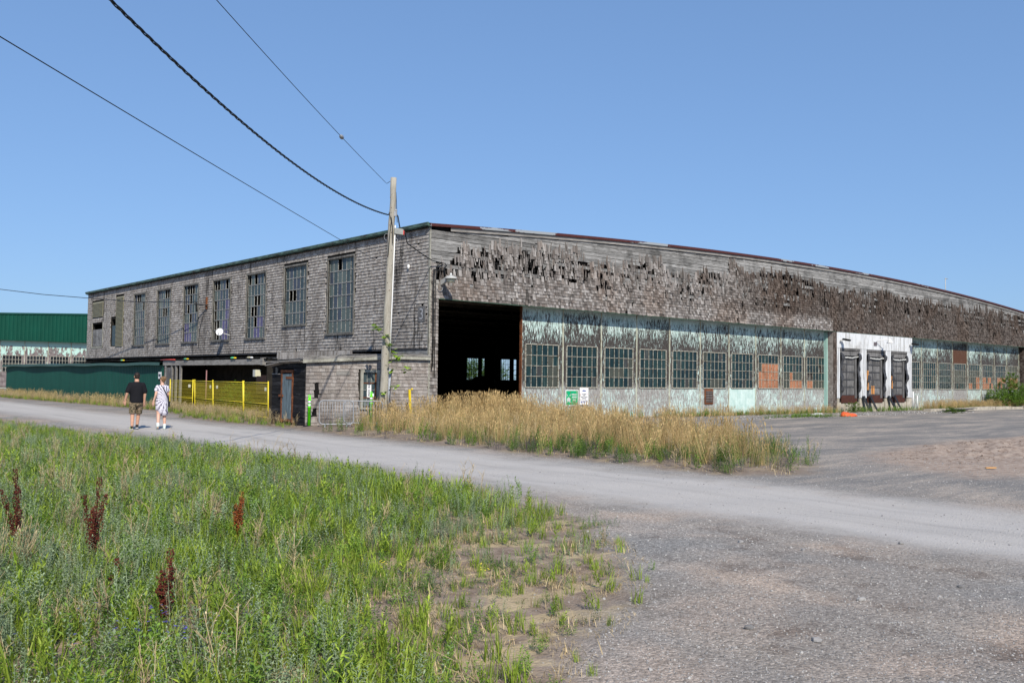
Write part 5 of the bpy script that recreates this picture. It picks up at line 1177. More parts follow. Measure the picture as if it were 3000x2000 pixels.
V['yel'] = [reg(flower(0), [M['l_mid'], M['yel_fl']], 'yellow_wildflower')]
def stone_mesh(seed):
    mb = MB(); mb.ball((0,0,0), 1, .8, .55, 5); v = np.array(mb.v); r2_ = np.random.default_rng(seed)
    for _ in range(5): d = r2_.normal(size=3); d /= np.linalg.norm(d); k = v@d; v = v-np.outer(np.maximum(k-.55, 0), d)
    mb.v = [tuple(q) for q in v]; mb.sm = [False]*len(mb.sm); return mb
V['stone'] = [reg(stone_mesh(k), M['stone'], 'pebble') for k in range(4)]

def scatter(name, key, pts, smin, smax, tilt=.12, mul=None):
    pts = np.array(pts, float)
    if not len(pts): return
    N = len(pts); me = bpy.data.meshes.new(name); me.from_pydata(pts.tolist(), [], [])
    rot = np.stack([rng.normal(0, tilt, N), rng.normal(0, tilt, N), rng.uniform(0, 2*pi, N)], -1).astype(np.float32)
    sc = (rng.uniform(smin, smax, N) if mul is None else rng.uniform(smin, smax, N)*np.asarray(mul)).astype(np.float32)
    a = me.attributes.new('rot', 'FLOAT_VECTOR', 'POINT'); a.data.foreach_set('vector', rot.reshape(-1))
    a = me.attributes.new('scl', 'FLOAT', 'POINT'); a.data.foreach_set('value', sc)
    a = me.attributes.new('idx', 'INT', 'POINT'); a.data.foreach_set('value', rng.integers(0, len(V[key]), N).astype(np.int32))
    o = struct(name, me, 'stuff')
    ng = bpy.data.node_groups.new(name, 'GeometryNodeTree'); ng.interface.new_socket('Geometry', in_out='INPUT', socket_type='NodeSocketGeometry'); ng.interface.new_socket('Geometry', in_out='OUTPUT', socket_type='NodeSocketGeometry')
    gi, go = ng.nodes.new('NodeGroupInput'), ng.nodes.new('NodeGroupOutput'); ip_ = ng.nodes.new('GeometryNodeInstanceOnPoints'); gg = ng.nodes.new('GeometryNodeGeometryToInstance')
    for v_ in reversed(V[key]):
        oi = ng.nodes.new('GeometryNodeObjectInfo'); oi.inputs['Object'].default_value = v_; oi.inputs['As Instance'].default_value = True; ng.links.new(oi.outputs['Geometry'], gg.inputs[0])
    for nm_, ty, sk in (('rot', 'FLOAT_VECTOR', 'Rotation'), ('scl', 'FLOAT', 'Scale'), ('idx', 'INT', 'Instance Index')):
        at = ng.nodes.new('GeometryNodeInputNamedAttribute'); at.data_type = ty; at.inputs['Name'].default_value = nm_; ng.links.new(at.outputs['Attribute'], ip_.inputs[sk])
    ip_.inputs['Pick Instance'].default_value = True
    ng.links.new(gi.outputs[0], ip_.inputs['Points']); ng.links.new(gg.outputs[0], ip_.inputs['Instance']); ng.links.new(ip_.outputs[0], go.inputs[0])
    md = o.modifiers.new('scatter', 'NODES'); md.node_group = ng
    return o
def samp(n, x0, x1, y0, y1): return rng.uniform(x0, x1, n), rng.uniform(y0, y1, n)
def infr(X, Y, m=1.5):
    dx, dy = X-CAM.x, Y-CAM.y; z = dx*sin(HD)+dy*cos(HD); r = dx*cos(HD)-dy*sin(HD)
    return (z > 4.2) & (np.abs(r) < z*.565+m)
def fbm(X, Y, s, seed=0): return np.array([mnoise.fractal(Vector((a*s, b*s, seed*9.1)), 1, 2, 3) for a, b in zip(X, Y)])
def P3(X, Y): return np.stack([X, Y, hfun(X, Y)], -1)
# --- the green field, bottom left
areas = [(-24, -11.2, -27, 2, 108), (-34, -11.2, 2, 25, 22), (-40, -11.2, 25, 90, 6)]
PT_ = []
for x0, x1, y0, y1, den in areas:
    n = int((x1-x0)*(y1-y0)*den); X, Y = samp(n, x0, x1, y0, y1); k = infr(X, Y); X, Y = X[k], Y[k]; PT_.append((X, Y))
X = np.concatenate([p[0] for p in PT_]); Y = np.concatenate([p[1] for p in PT_])
sd_ = sdf(PATCH, X, Y); n1 = fbm(X, Y, .35, 1); n2 = fbm(X, Y, .9, 2); n3 = fbm(X, Y, .22, 3)
edge = np.clip(sd_/1.0, 0, 1)
sparse = np.clip((-18.9-Y)/2.4, 0, 1)*np.clip((X+18.4)/2.6, 0, 1)*np.clip(1.2-sd_/3.6, 0, 1)          # thin, bare corner by the gravel
dens = edge*(1-.64*sparse)*(1-.62*np.clip(n2*1.6, 0, 1)*(Y < -18.0)) + .10*np.clip(1+sd_/.4, 0, 1)
keep = rng.random(len(X)) < dens; X, Y, sd_, n1, n2, n3, sparse = [q[keep] for q in (X, Y, sd_, n1, n2, n3, sparse)]
u = rng.random(len(X)); w_edge = np.exp(-np.maximum(sd_, 0)/2.2)*(Y < 3)
pb = .30+.48*w_edge+.3*np.clip(-n1, 0, 1); pm_ = .22+.8*np.clip(n1+.05, 0, .5)-.16*w_edge; pl = .24+.5*np.clip(n3, 0, .6)*(Y < -18)
tot = pb+pm_+pl+.26; cb, cm, cl = pb/tot, (pb+pm_)/tot, (pb+pm_+pl)/tot
FS = 1-.42*np.clip((Y+9)/7, 0, 1)*np.exp(-np.maximum(sd_-.3, 0)/5.0); FS = FS*(1-.42*sparse)*(.75+.5*rng.random(len(X))); kB = u < cb; kM = (u >= cb) & (u < cm); kL = (u >= cm) & (u < cl); kR = u >= cl
v = rng.random(len(X))
scatter('bright_grass', 'bright', P3(X[kB & (v < .72)], Y[kB & (v < .72)]), .4, 1.0, mul=FS[kB & (v < .72)])
scatter('broadleaf_weeds', 'broad', P3(X[kB & (v >= .72)], Y[kB & (v >= .72)]), .4, 1.05, mul=FS[kB & (v >= .72)])
scatter('mugwort', 'mug', P3(X[kM], Y[kM]), .55, 1.1, mul=FS[kM])
scatter('low_weeds', 'low', P3(X[kL], Y[kL]), .7, 1.3, mul=FS[kL])
scatter('leafy_weeds', 'mid', P3(X[kR & (v < .86)], Y[kR & (v < .86)]), .6, 1.2, mul=FS[kR & (v < .86)])
scatter('dry_stems', 'dry', P3(X[kR & (v >= .86)], Y[kR & (v >= .86)]), .7, 1.35, mul=FS[kR & (v >= .86)])
k = (v < .24) & (Y < -6); scatter('dry_litter', 'chaff', P3(X[k], Y[k]), .6, 1.6)
X, Y = samp(3600, -19, -12.4, -25.5, -19.5); k = (sdf(PATCH, X, Y) > -.25) & (fbm(X, Y*2.2, 1.1, 8) > .08); scatter('straw_litter', 'chaff', P3(X[k], Y[k]), .3, .75, .5)
X, Y = rng.normal(-18.45, .28, 22), rng.normal(-22.8, .3, 22); scatter('blue_wildflowers', 'blue', P3(X, Y), .5, .75)
X, Y = samp(16, -17.5, -15.5, -23.3, -20); scatter('yellow_wildflowers', 'yel', P3(X, Y), .4, .6)
# --- tall dry grass between road and hangar
X, Y = samp(int(28*20*27), -7, 20, -19.2, .0); s_i = sdf(ISLE, X, Y); k = (s_i > 0.05) & infr(X, Y); X, Y, s_i = X[k], Y[k], s_i[k]
n1 = fbm(X, Y, .45, 4); n5 = fbm(X, Y, 1.1, 7)
ok = ~((X < -4.1) & (Y > -3.2)); X, Y, s_i, n1, n5 = X[ok], Y[ok], s_i[ok], n1[ok], n5[ok]
rightend = np.clip((-12.5-Y)/4, 0, 1); u = rng.random(len(X)); inn = np.clip((s_i-.45)/1.5, .02, 1)
HS = .92*(.64+.45*np.clip(n5, -.6, .8)+.16*np.exp(-((X-.5)/3)**2-((Y+2.5)/3)**2)+.06*rightend)*(.55+.45*np.clip(s_i/1.6, 0, 1))
kS = u < .50*inn*(.75+.8*n5); rest = ~kS
n1 = n1+rng.normal(0, .22, len(X)); g1 = kS & (n1 < .13); g2 = kS & (n1 >= .13)
scatter('tall_dry_grass', 'straw', P3(X[g1], Y[g1]), .85, 1.15, .2, HS[g1])
scatter('tall_green_grass', 'strawg', P3(X[g2], Y[g2]), .85, 1.2, .2, HS[g2])
v = rng.random(len(X)); fr = rest & (s_i < 2.2) & (Y < -9)
dens = np.clip(.25+fbm(X, Y, .8, 12), 0, 1)*np.clip((-8-Y)/6, 0, 1)
a_ = fr & (v < .62*dens); scatter('dark_herbs', 'bushy', P3(X[a_], Y[a_]), .45, 1.15)
a_ = fr & (v > 1-.14*np.clip(dens*1.5, .2, 1)); scatter('dusky_weeds', 'purp', P3(X[a_], Y[a_]), .5, 1.1)
a_ = fr & (v > .5) & (v < .5+.3*dens); scatter('fringe_weeds', 'mid', P3(X[a_], Y[a_]), .3, .9)
a_ = rest & (s_i < 2.0) & (v > .62) & (v < .78); scatter('fringe_litter', 'chaff', P3(X[a_], Y[a_]), .6, 1.6)
a_ = rest & (s_i < 1.7) & (Y > -13) & (v > .85) & (n5 > -.1); scatter('fringe_purple_weeds', 'purp', P3(X[a_], Y[a_]), .3, .8)
a_ = rest & (v > .80) & (v < .88) ; scatter('undergrowth', 'mid', P3(X[a_], Y[a_]), .8, 1.9)
a_ = rest & (v > .76) & (v < .80) ; scatter('brown_undergrowth', 'dry', P3(X[a_], Y[a_]), .9, 2.0)
X, Y = rng.normal(.9, 1.5, 110), rng.normal(-2.2, .8, 110); scatter('tall_seed_spikes', 'straw', P3(X, Y), .9, 1.15, .12)
# --- roadside strip by the sheds
X, Y = samp(6500, -6.5, -2.6, -1, 60); s_w = sdf(WSTRIP, X, Y); k = (s_w > .05) & infr(X, Y) & ~((X > -5.3) & (Y > -.2) & (Y < 2.6)); X, Y, s_w = X[k], Y[k], s_w[k]; v = rng.random(len(X)); k = rng.random(len(X)) < np.clip(s_w/.5, .2, 1)
X, Y, v = X[k], Y[k], v[k]; scatter('roadside_weeds', 'mid', P3(X[v < .5], Y[v < .5]), .3, .75); scatter('roadside_grass', 'bright', P3(X[(v > .5) & (v < .66)], Y[(v > .5) & (v < .66)]), .4, .9)
scatter('roadside_dry_grass', 'straw', P3(X[v > .93], Y[v > .93]), .18, .38); scatter('roadside_dry_stems', 'dry', P3(X[(v > .66) & (v < .86)], Y[(v > .66) & (v < .86)]), .7, 1.5)
X, Y = samp(1500, -4.3, -3.0, 6, 19); scatter('fence_dry_weeds', 'dry', P3(X, Y)[:300], .7, 1.3); scatter('fence_weeds', 'mid', P3(X, Y)[420:700], .6, 1.3)
X, Y = samp(1300, -5.6, -2.6, 21, 80); k = X > -4.6; scatter('tall_shed_grass', 'strawg', P3(X[k], Y[k])[:420], .3, .75)
X, Y = rng.normal(-4.1, .3, 12), rng.normal(52, 2.5, 12); scatter('white_wildflowers', 'white', P3(X, Y), 1.5, 2.3)
# --- weeds along the base of doors, dock and kerb
X, Y = samp(900, 13, 29, -.9, .1); scatter('door_weeds', 'mid', P3(X, Y)[:330], .5, 1.3); scatter('door_dry_grass', 'straw', P3(X, Y)[330:620], .2, .5)
X, Y = samp(1500, 39.5, 60, -2.0, -.2); scatter('kerb_dry_weeds', 'straw', P3(X, Y)[:750], .35, .7); scatter('kerb_weeds', 'mid', P3(X, Y)[750:1250], .8, 1.6)
X, Y = rng.normal(20.3, 1.3, 160), rng.normal(-3.6, .35, 160); scatter('yard_weeds', 'mid', P3(X, Y), .5, 1.0)
X, Y = samp(160, 29.7, 38.8, -.9, -.25); scatter('dock_weeds', 'mid', P3(X, Y)[:90], .5, 1.8)
# --- loose gravel
X, Y = samp(330000, -22, 3, -28, -8); z_ = (X-CAM.x)*sin(HD)+(Y-CAM.y)*cos(HD)
k = infr(X, Y, .5) & (rng.random(len(X)) < np.clip((6.5/np.maximum(z_, 1))**1.5, .05, 1)); X, Y = X[k], Y[k]
dr_ = np.minimum(X+11.45, -6.65-X); gr_ = sdf(PATCH, X, Y); dens = np.where(dr_ > .25, .13, 1.0)*np.where(gr_ > -.1, .10, 1.0)*np.where(sdf(ISLE, X, Y) > 0, 0, 1)
k = rng.random(len(X)) < dens; X, Y = X[k], Y[k]; scatter('loose_gravel', 'stone', P3(X, Y), .003, .0105, .5)
X, Y = samp(7500, -19, 0, -27, -12); k = infr(X, Y, .3) & (sdf(PATCH, X, Y) < .1) & (rng.random(len(X)) < np.where((X > -11.2) & (X < -6.8), .12, .6)); scatter('coarse_gravel', 'stone', P3(X[k], Y[k]), .007, .021, .5)
X, Y = samp(2500, 14, 39, -4.2, -1.2); cl = stone_mesh(9); V['clod'] = [reg(cl, plain('brown_clod', (.20,.15,.12), .95, 0, .3, 9), 'earth_clod')]
X_, Y_ = samp(5200, -2, 12, -23, -16); k = (sdf(DIRT, X_, Y_) > .2) & (fbm(X_, Y_*1.8, .7, 31) > .05) & (X_ > -.5); k &= rng.random(len(X_)) < .6; scatter('earth_clods', 'clod', P3(X_[k], Y_[k]), .006, .034, .5)
scatter('rubble', 'stone', P3(X, Y)[:700], .02, .07, .5)
STL = ['pale stone in the gravel nearest the bare soil corner', 'rounded stone where the gravel meets the light road, left', 'flat pale stone on the open gravel below the road', 'stone on the gravel just short of the light road', 'big pale stone at the bottom edge of the gravel', 'small stone at the lower left of the gravel', 'stone half way across the right foreground gravel', 'stone lying by itself on the light road surface', 'stone on the road at the right edge of the view']
for i, (x, y, s_) in enumerate(((-15.05,-24.55,.035),(-12.35,-22.6,.035),(-13.6,-24.6,.035),(-12.15,-23.2,.03),(-14.95,-25.0,.035),(-16.35,-25.2,.025),(-12.5,-24.9,.03),(-10.9,-23.6,.035),(-10.6,-25.0,.03))):
    o = put('stone', V['stone'][i % 4].data, None, (x, y, gz(x, y)+s_*.3)); o.scale = (s_*1.3, s_, s_); o.rotation_euler = (0, 0, i*1.3)
    o['category'] = 'stone'; o['group'] = 'larger stones on the gravel'; o['label'] = STL[i]

# ------------------------------------------------------------------ dock plants with red seed stalks
def dock_plant(x, y, h, n, mat, label, spread=.35):
    z0 = gz(x, y); t = thing('dock_plant', label, 'weed', (x, y, z0), 'dock weeds with seed stalks')
    for k in range(n):
        az = U(0, 2*pi); f = U(.1, 1)*spread if k else .06; hh = h*(1 if k == 0 else U(.5, .85)); pts = []
        for i in range(6): q = i/5; pts.append(Vector((x+cos(az)*f*hh*q*(.6+.4*q)*.8, y+sin(az)*f*hh*q*(.6+.4*q)*.8, z0+hh*q)))
        mb = MB(); mb.tube(pts, [.006,.005,.005,.004,.003,.002], 4, random.random())
        part('stalk', mb, mat, t)
        mb = MB()
        for i in range(int(150*hh/.6)):
            q = U(.28, 1.0); j = min(4, int(q*5)); p = pts[j].lerp(pts[j+1], q*5-j); rad = .024*(1-.55*q)*(1+.5*sin(q*22+k))+.004; a = U(0, 2*pi)
            c_ = p+Vector((cos(a)*rad, sin(a)*rad, U(-.01,.01))); s_ = U(.006,.011); rr_ = random.random()
            mb.quad(c_+Vector((s_,0,0)), c_+Vector((0,s_,s_*.4)), c_-Vector((s_,0,0)), c_-Vector((0,s_,s_*.3)), rr_); mb.quad(c_+Vector((0,0,s_)), c_+Vector((s_*.6,s_*.4,0)), c_-Vector((0,0,s_)), c_-Vector((s_*.6,s_*.4,0)), rr_)
        part('seed_head', mb, mat, t)
    return t
dock_plant(-17.98, -19.98, .78, 6, M['dock_dark'], 'tall dark red seed stalk standing alone above the mugwort', .22)
dock_plant(-18.33, -18.95, .80, 4, M['dock_dark'], 'dark red seed stalks rising behind the dry straw clump', .5)
dock_plant(-18.95, -19.1, .75, 3, M['dock_dark'], 'thin red-brown seed stalk near the left edge of the field', .25)
dock_plant(-18.2, -22.25, .50, 6, M['dock_dark'], 'dark red branching seed stalks above the blue flowers', .42)
dock_plant(-16.5, -19.6, .50, 6, M['dock_rust'], 'rust orange seed spikes in the middle of the field', .45)
dock_plant(-18.15, -21.15, .28, 3, M['dock_dark'], 'small pair of dark red seed stalks between leafy weeds', .6)
t = thing('straw_clump', 'dry tan straw clump at the left side of the field', 'weed', (-18.75, -19.75, gz(-18.75, -19.75)))
mb = MB()
for k in range(110):
    a = U(0, 2*pi); r_ = .3*sqrt(random.random()); p = Vector((-18.75+r_*cos(a)*1.2, -19.75+r_*sin(a), gz(-18.75,-19.75))); az = a+U(-.5,.5); hh = U(.25,.5); tip = p+Vector((cos(az)*U(0,.25), sin(az)*U(0,.25), hh)); mb.tube([p, p.lerp(tip,.5)+Vector((0,0,.03)), tip], [.003,.0028,.0015], 3, random.random()); leaf(mb, tip, U(0,6), 1.2, .05, .012, random.random())
part('straw_stems', mb, M['l_dry'], t, kind='stuff')
# ------------------------------------------------------------------ shrubs, vine
def shrub(name, label, base, blobs, nleaf, mat, ls, group=None, stems=5, cat='shrub'):
    bx_, by_, bz_ = base; t = thing(name, label, cat, base, group)
    for k in range(stems):
        c_ = random.choice(blobs); mb = MB(); e_ = Vector(c_[:3])+Vector((U(-.5,.5)*c_[3], U(-.5,.5)*c_[3], U(0,.6)*c_[4])); m1 = Vector(base).lerp(e_, .5)+Vector((U(-.1,.1),U(-.1,.1),.05)); mb.tube([Vector(base)+Vector((U(-.1,.1),U(-.1,.1),-.05)), m1, e_], [.03,.02,.006], 5); part('stem', mb, M['bark'], t)
    mb = MB(); tot = sum(b[3]*b[3]*b[4] for b in blobs)
    for b in blobs:
        nn_ = int(nleaf*b[3]*b[3]*b[4]/tot); tw = max(3, nn_//16)
        for _ in range(tw):
            d = Vector((random.gauss(0,1), random.gauss(0,1), random.gauss(0,1))).normalized()*random.random()**.45; c_ = Vector(b[:3])+Vector((d.x*b[3], d.y*b[3], d.z*b[4])); dr2 = Vector((d.x, d.y, d.z+.7)).normalized(); ln_ = U(.1,.3)*max(b[3],.3)
            rr_ = U(0,.7)
            for q in range(16): p = c_+dr2*ln_*(q/16)+Vector((U(-.02,.02),U(-.02,.02),0)); leaf(mb, p, q*2.4+U(-.4,.4), U(-.3,.9), ls*U(.6,1.2), ls*.5*U(.7,1.2), min(1, rr_+U(0,.35)))
    part('foliage', mb, mat, t); return t
shrub('green_shrub', 'bright green bush behind the yellow fence in the shed mouth', (-2.2, 11.7, 0), [(-2.3,11.3,.65,.55,.5),(-2.2,12.4,.7,.6,.6),(-2.2,11.9,1.05,.5,.4)], 9000, leafm('bright_shrub_leaf', (.09,.21,.02), (.20,.36,.05)), .07)  # bright green leaf colour for this bush
shrub('young_tree', 'bushy green sapling in front of the last mint doors at the right', (51.5, -1.4, 0), [(51.6,-1.4,.9,1.5,.8),(51.9,-1.4,1.7,.8,.8),(50.0,-1.5,.7,1.2,.5),(53.6,-1.3,.6,1.2,.5),(51.8,-1.4,2.3,.4,.4)], 15000, M['l_mid'], .13)
shrub('dark_bush', 'dark leafy bush at the right end of the kerb', (56.5, -1.3, 0), [(56.3,-1.3,.5,1.3,.5),(58.5,-1.2,.6,1.2,.5)], 6000, M['l_dark'], .12)
shrub('kerb_bush', 'small green weed clump in front of the steel planks', (35.6, -4.2, 0), [(35.6,-4.2,.12,.6,.16)], 1500, M['l_mid'], .08, stems=2)
shrub('dock_shrub', 'small weed bush at the foot of the left dock bay', (30.3, -.7, 0), [(30.3,-.7,.3,.45,.3)], 1500, M['l_mid'], .08, stems=3)
for i, (x, y, r_, h_) in enumerate(((43, 58, 3.0, 3.0), (53, 64, 3, 2.3), (60, 70, 4, 2.4), (38, 66, 3, 3.4))):
    lb = ['leafy tree seen through the hangar back window, left', 'low tree seen through the second back window', 'distant low tree behind the back window bars', 'tall bushy tree beyond the hangar back wall'][i]
    shrub('background_tree', lb, (x, y, 0), [(x,y,h_,r_,h_*.75),(x+r_*.6,y,h_*.6,r_*.7,h_*.5)], 6000, M['l_dark'], .3, 'trees behind the hangar', 3, 'tree')
vine = thing('vine', 'leafy green vine climbing the right side of the pole', 'vine', tuple(mpole(.9)+dR_*.2))
P_ = [mpole(.9)+dR_*.22+dT*.12, mpole(1.4)+dR_*.24+dT*.14, mpole(2.0)+dR_*.27+dT*.14, mpole(2.6)+dR_*.2+dT*.16, mpole(3.1)-dR_*.02+dT*.2, mpole(3.4)-dR_*.28+dT*.2]
mb = MB(); mb.tube(P_, [.012,.011,.01,.008,.006,.004], 5); mb.tube([P_[2], P_[2]+dR_*.25+Vector((0,0,.05)), P_[2]+dR_*.5], .005, 4); mb.tube([P_[3], P_[3]+dR_*.25+Vector((0,0,-.1))], .005, 4); part('stem', mb, M['bark'], vine)
vl = leafm('vine_leaf', (.16,.30,.02), (.36,.52,.07)); vs_ = [(P_[5]+dT*.05, 24, .14), (P_[4]+dT*.03, 11, .10), (P_[4].lerp(P_[3], .5), 9, .08), (P_[3]+dR_*.1, 10, .1), (P_[3]+dR_*.22-Vector((0,0,.22)), 34, .16), (P_[2]+dR_*.5, 12, .1), (P_[2], 8, .09), (P_[1]+dR_*.22, 7, .09), (P_[0]+Vector((0,0,.3))-dR_*.18, 12, .08), (P_[1]+dR_*.08, 6, .07)]
for c_, n_, r_ in vs_:
    for _ in range(n_): mb = MB(); p = c_+Vector((U(-r_,r_), U(-r_,r_), U(-r_,r_)*.8)); leaf(mb, p, U(0,6.28), U(-.6,.6), U(.12,.19), U(.10,.16), random.random()); part('leaf', mb, vl, vine)

# ------------------------------------------------------------------ people
def skin(): return plain('skin', (.52,.29,.20), .5, 0, .06)
SK = skin(); SK2 = plain('fair_skin', (.60,.36,.27), .5, 0, .06)
def remesh(o, vox, sm=3):
    m1 = o.modifiers.new('r', 'REMESH'); m1.mode = 'VOXEL'; m1.voxel_size = vox; m1.use_smooth_shade = True
    m2 = o.modifiers.new('s', 'SMOOTH'); m2.factor = .5; m2.iterations = sm
def limb(mb, pts, rads, n=12, sq=1.0): mb.tube(pts, rads, n, sq=sq); [mb.ball(tuple(p), r*.98, r*.98, r*.98, 8) for p, r in ((pts[0], rads[0]), (pts[-1], rads[-1]))]
def hand(mb, w, d, palm, s=1.0, side=1):
    """w wrist point, d direction to the fingers, palm normal"""
    d = Vector(d).normalized(); palm = Vector(palm).normalized(); x = d.cross(palm).normalized()*side; w = Vector(w)
    c_ = w+d*.05*s; mb.obox(w+d*.048*s, x*.040*s, d*.048*s, palm*.013*s)
    for i, ln in enumerate((.066,.076,.070,.055)):
        b = w+d*.090*s+x*(.030-.020*i)*s; m1 = b+d*ln*.5*s+palm*.006*s; mb.tube([b-d*.02*s, b, m1, m1+(d*.75+palm*.65)*ln*.5*s], [.0095*s,.0095*s,.009*s,.0075*s], 6)
    tb = w+d*.03*s+x*.036*s; mb.tube([tb-x*.015*s, tb, tb+(d*.7+x*.6)*.035*s, tb+(d*.95+x*.3+palm*.3)*.062*s], [.013*s,.012*s,.0105*s,.009*s], 6)
def head(mb, c, s, yaw):
    cy, sy = cos(yaw), sin(yaw)
    def L(x, y, z): return (c[0]+(x*cy-y*sy)*s, c[1]+(x*sy+y*cy)*s, c[2]+z*s)
    mb.ball(L(0,0,.02), .078*s, .095*s, .108*s, 12); mb.ball(L(0,.02,-.05), .062*s, .072*s, .07*s, 10)
    mb.ball(L(0,.097,-.005), .014*s, .02*s, .024*s, 6); mb.ball(L(0,.085,-.055), .026*s, .012*s, .010*s, 6)
    for q in (-1, 1): mb.ball(L(q*.080,-.005,-.005), .010*s, .020*s, .032*s, 6)
    return L
# man: stout, black shirt, camouflage shorts, walking away
man = thing('person', 'man in black t-shirt and camouflage shorts walking away on the road', 'person', (-10.4, 1.17, gz(-10.4,1.17)), None, -radians(14))
b_ = MB()
b_.rings([(0,0,.86,.15,.12),(0,0,.95,.175,.135),(0,.01,1.08,.17,.14),(0,0,1.25,.185,.13),(0,0,1.38,.195,.115),(0,0,1.45,.14,.09),(0,0,1.50,.07,.07),(0,.01,1.58,.062,.065)], 18)
hm = head(b_, (0, .02, 1.655), 1.0, .1)
limb(b_, [Vector((-.10,0,.90)), Vector((-.105,-.03,.50)), Vector((-.115,-.10,.10))], [.10,.062,.043]); limb(b_, [Vector((-.105,-.04,.40)), Vector((-.11,-.08,.25))], [.055,.050])
limb(b_, [Vector((.10,0,.90)), Vector((.085,.12,.51)), Vector((.055,.16,.13))], [.10,.062,.043]); limb(b_, [Vector((.08,.13,.42)), Vector((.065,.14,.28))], [.055,.050])
limb(b_, [Vector((-.185,0,1.40)), Vector((-.27,-.03,1.14)), Vector((-.325,.04,.90))], [.062,.047,.030]); limb(b_, [Vector((.185,0,1.40)), Vector((.245,.0,1.12)), Vector((.235,.05,.86))], [.062,.047,.030])
hand(b_, (-.325,.04,.90), (-.05,.08,-1), (.6,.7,0), 1.05, -1); hand(b_, (.235,.05,.86), (-.0,.1,-1), (-.6,.7,0), 1.05, 1)
for fx, fy, fz in ((-.115,-.10,.06), (.055,.16,.09)): b_.ball((fx, fy+.05, fz), .04, .10, .035, 8)
o = part('body', b_, SK, man, local=True); remesh(o, .0075)
c_ = MB(); c_.rings([(0,0,.83,.20,.165),(0,0,.90,.205,.17),(0,.01,1.08,.195,.165),(0,0,1.25,.205,.15),(0,0,1.38,.215,.135),(0,0,1.455,.165,.11),(0,.005,1.50,.085,.085)], 20)
limb(c_, [Vector((-.175,0,1.40)), Vector((-.255,-.02,1.20))], [.085,.082]); limb(c_, [Vector((.175,0,1.40)), Vector((.24,0,1.19))], [.085,.082])
o = part('t_shirt', c_, plain('black_shirt', (.012,.012,.015), .85, 0, .1, spec=.1), man, local=True); remesh(o, .012, 4)
n = NT('camouflage'); f = n.noise(1, 3, n.scl((14, 14, 26), n.n('ShaderNodeTexCoord').outputs['Object']), .6, dist=1.2)
cam_m = n.done(n.ramp(f, [(0, (.02,.022,.015)), (.42, (.02,.022,.015)), (.44, (.11,.09,.05)), (.52, (.11,.09,.05)), (.54, (.30,.22,.15)), (.64, (.34,.26,.18)), (.66, (.05,.045,.025))], 'CONSTANT'), .85)
c_ = MB(); c_.rings([(0,0,.74,.17,.13),(0,0,.82,.19,.155),(0,0,.92,.195,.16)], 18); c_.tube([Vector((-.10,0,.88)), Vector((-.108,-.02,.70)), Vector((-.112,-.04,.50))], [.11,.108,.10], 14); c_.tube([Vector((.10,0,.88)), Vector((.095,.06,.70)), Vector((.09,.11,.50))], [.11,.105,.098], 14)
o = part('shorts', c_, cam_m, man, local=True); remesh(o, .012, 2)
h_ = MB(); h_.ball(hm(0,-.012,.045), .086, .095, .095, 12); h_.ball(hm(0,-.045,-.01), .075, .058, .07, 10); o = part('hair', h_, plain('dark_brown_hair', (.022,.014,.010), .6, 0, .3, 60), man, local=True); remesh(o, .01, 1)
for fx, fy, fz, ti in ((-.115,-.10,.0,0), (.055,.16,.03,-.25)):
    s_ = MB(); s_.rings([(fx,fy+.06,fz+.005,.046,.145),(fx,fy+.06,fz+.03,.05,.15)], 16); part('shoe_sole', s_, M['white'], man, local=True)
    s_ = MB(); s_.rings([(fx,fy+.06,fz+.03,.047,.142),(fx,fy+.045,fz+.06,.046,.12),(fx,fy+.01,fz+.09,.042,.075),(fx,fy-.01,fz+.12,.045,.055)], 16); part('shoe', s_, M['black'], man, local=True)
s_ = MB(); s_.quad((-.17,-.02,.03),(-.17,.06,.045),(-.165,.06,.07),(-.165,-.02,.05)); s_.obox((-.15,-.05,.05), (.012,0,0), (0,.06,.01), (0,0,.012)); part('shoe_flash', s_, plain('neon_yellow', (.55,.8,.02)), man, local=True)
# woman: tie-dye dress, hair bun, cross-body strap
wom = thing('person', 'woman in black and white tie-dye dress walking beside the man', 'person', (-9.62, 1.12, gz(-9.6,1.1)), None, -radians(12))
b_ = MB()
b_.rings([(0,0,.82,.16,.13),(0,0,.92,.165,.13),(0,0,1.06,.135,.11),(0,0,1.22,.145,.11),(0,0,1.33,.155,.095),(0,0,1.385,.10,.07),(0,0,1.43,.052,.052),(0,.01,1.49,.048,.05)], 18)
hw = head(b_, (0, .02, 1.555), .92, .55)
limb(b_, [Vector((-.09,0,.86)), Vector((-.10,-.04,.47)), Vector((-.13,-.20,.14))], [.095,.058,.038]); limb(b_, [Vector((-.105,-.08,.40)), Vector((-.118,-.14,.27))], [.053,.048])
limb(b_, [Vector((.09,0,.86)), Vector((.095,.05,.47)), Vector((.10,.02,.10))], [.095,.058,.038]); limb(b_, [Vector((.095,.04,.38)), Vector((.098,.03,.25))], [.053,.048])
limb(b_, [Vector((-.15,0,1.33)), Vector((-.20,-.05,1.08)), Vector((-.255,.0,.87))], [.05,.037,.025]); limb(b_, [Vector((.15,0,1.33)), Vector((.195,.05,1.10)), Vector((.17,.20,.95))], [.05,.037,.025])
hand(b_, (-.255,.0,.87), (-.02,.12,-1), (.7,.6,0), .95, -1); hand(b_, (.17,.20,.95), (-.05,.45,-.8), (-.7,.5,0), .95, 1)
b_.ball((-.13,-.17,.09), .036, .07, .055, 8); b_.ball((.10,.07,.06), .036, .09, .035, 8)
o = part('body', b_, SK2, wom, local=True); remesh(o, .0075)
n = NT('tie_dye'); oc = n.n('ShaderNodeTexCoord').outputs['Object']; dx_ = n.m_('ADD', n.xyz(0, oc), -.10); dz_ = n.m_('SUBTRACT', n.xyz(2, oc), 1.03)
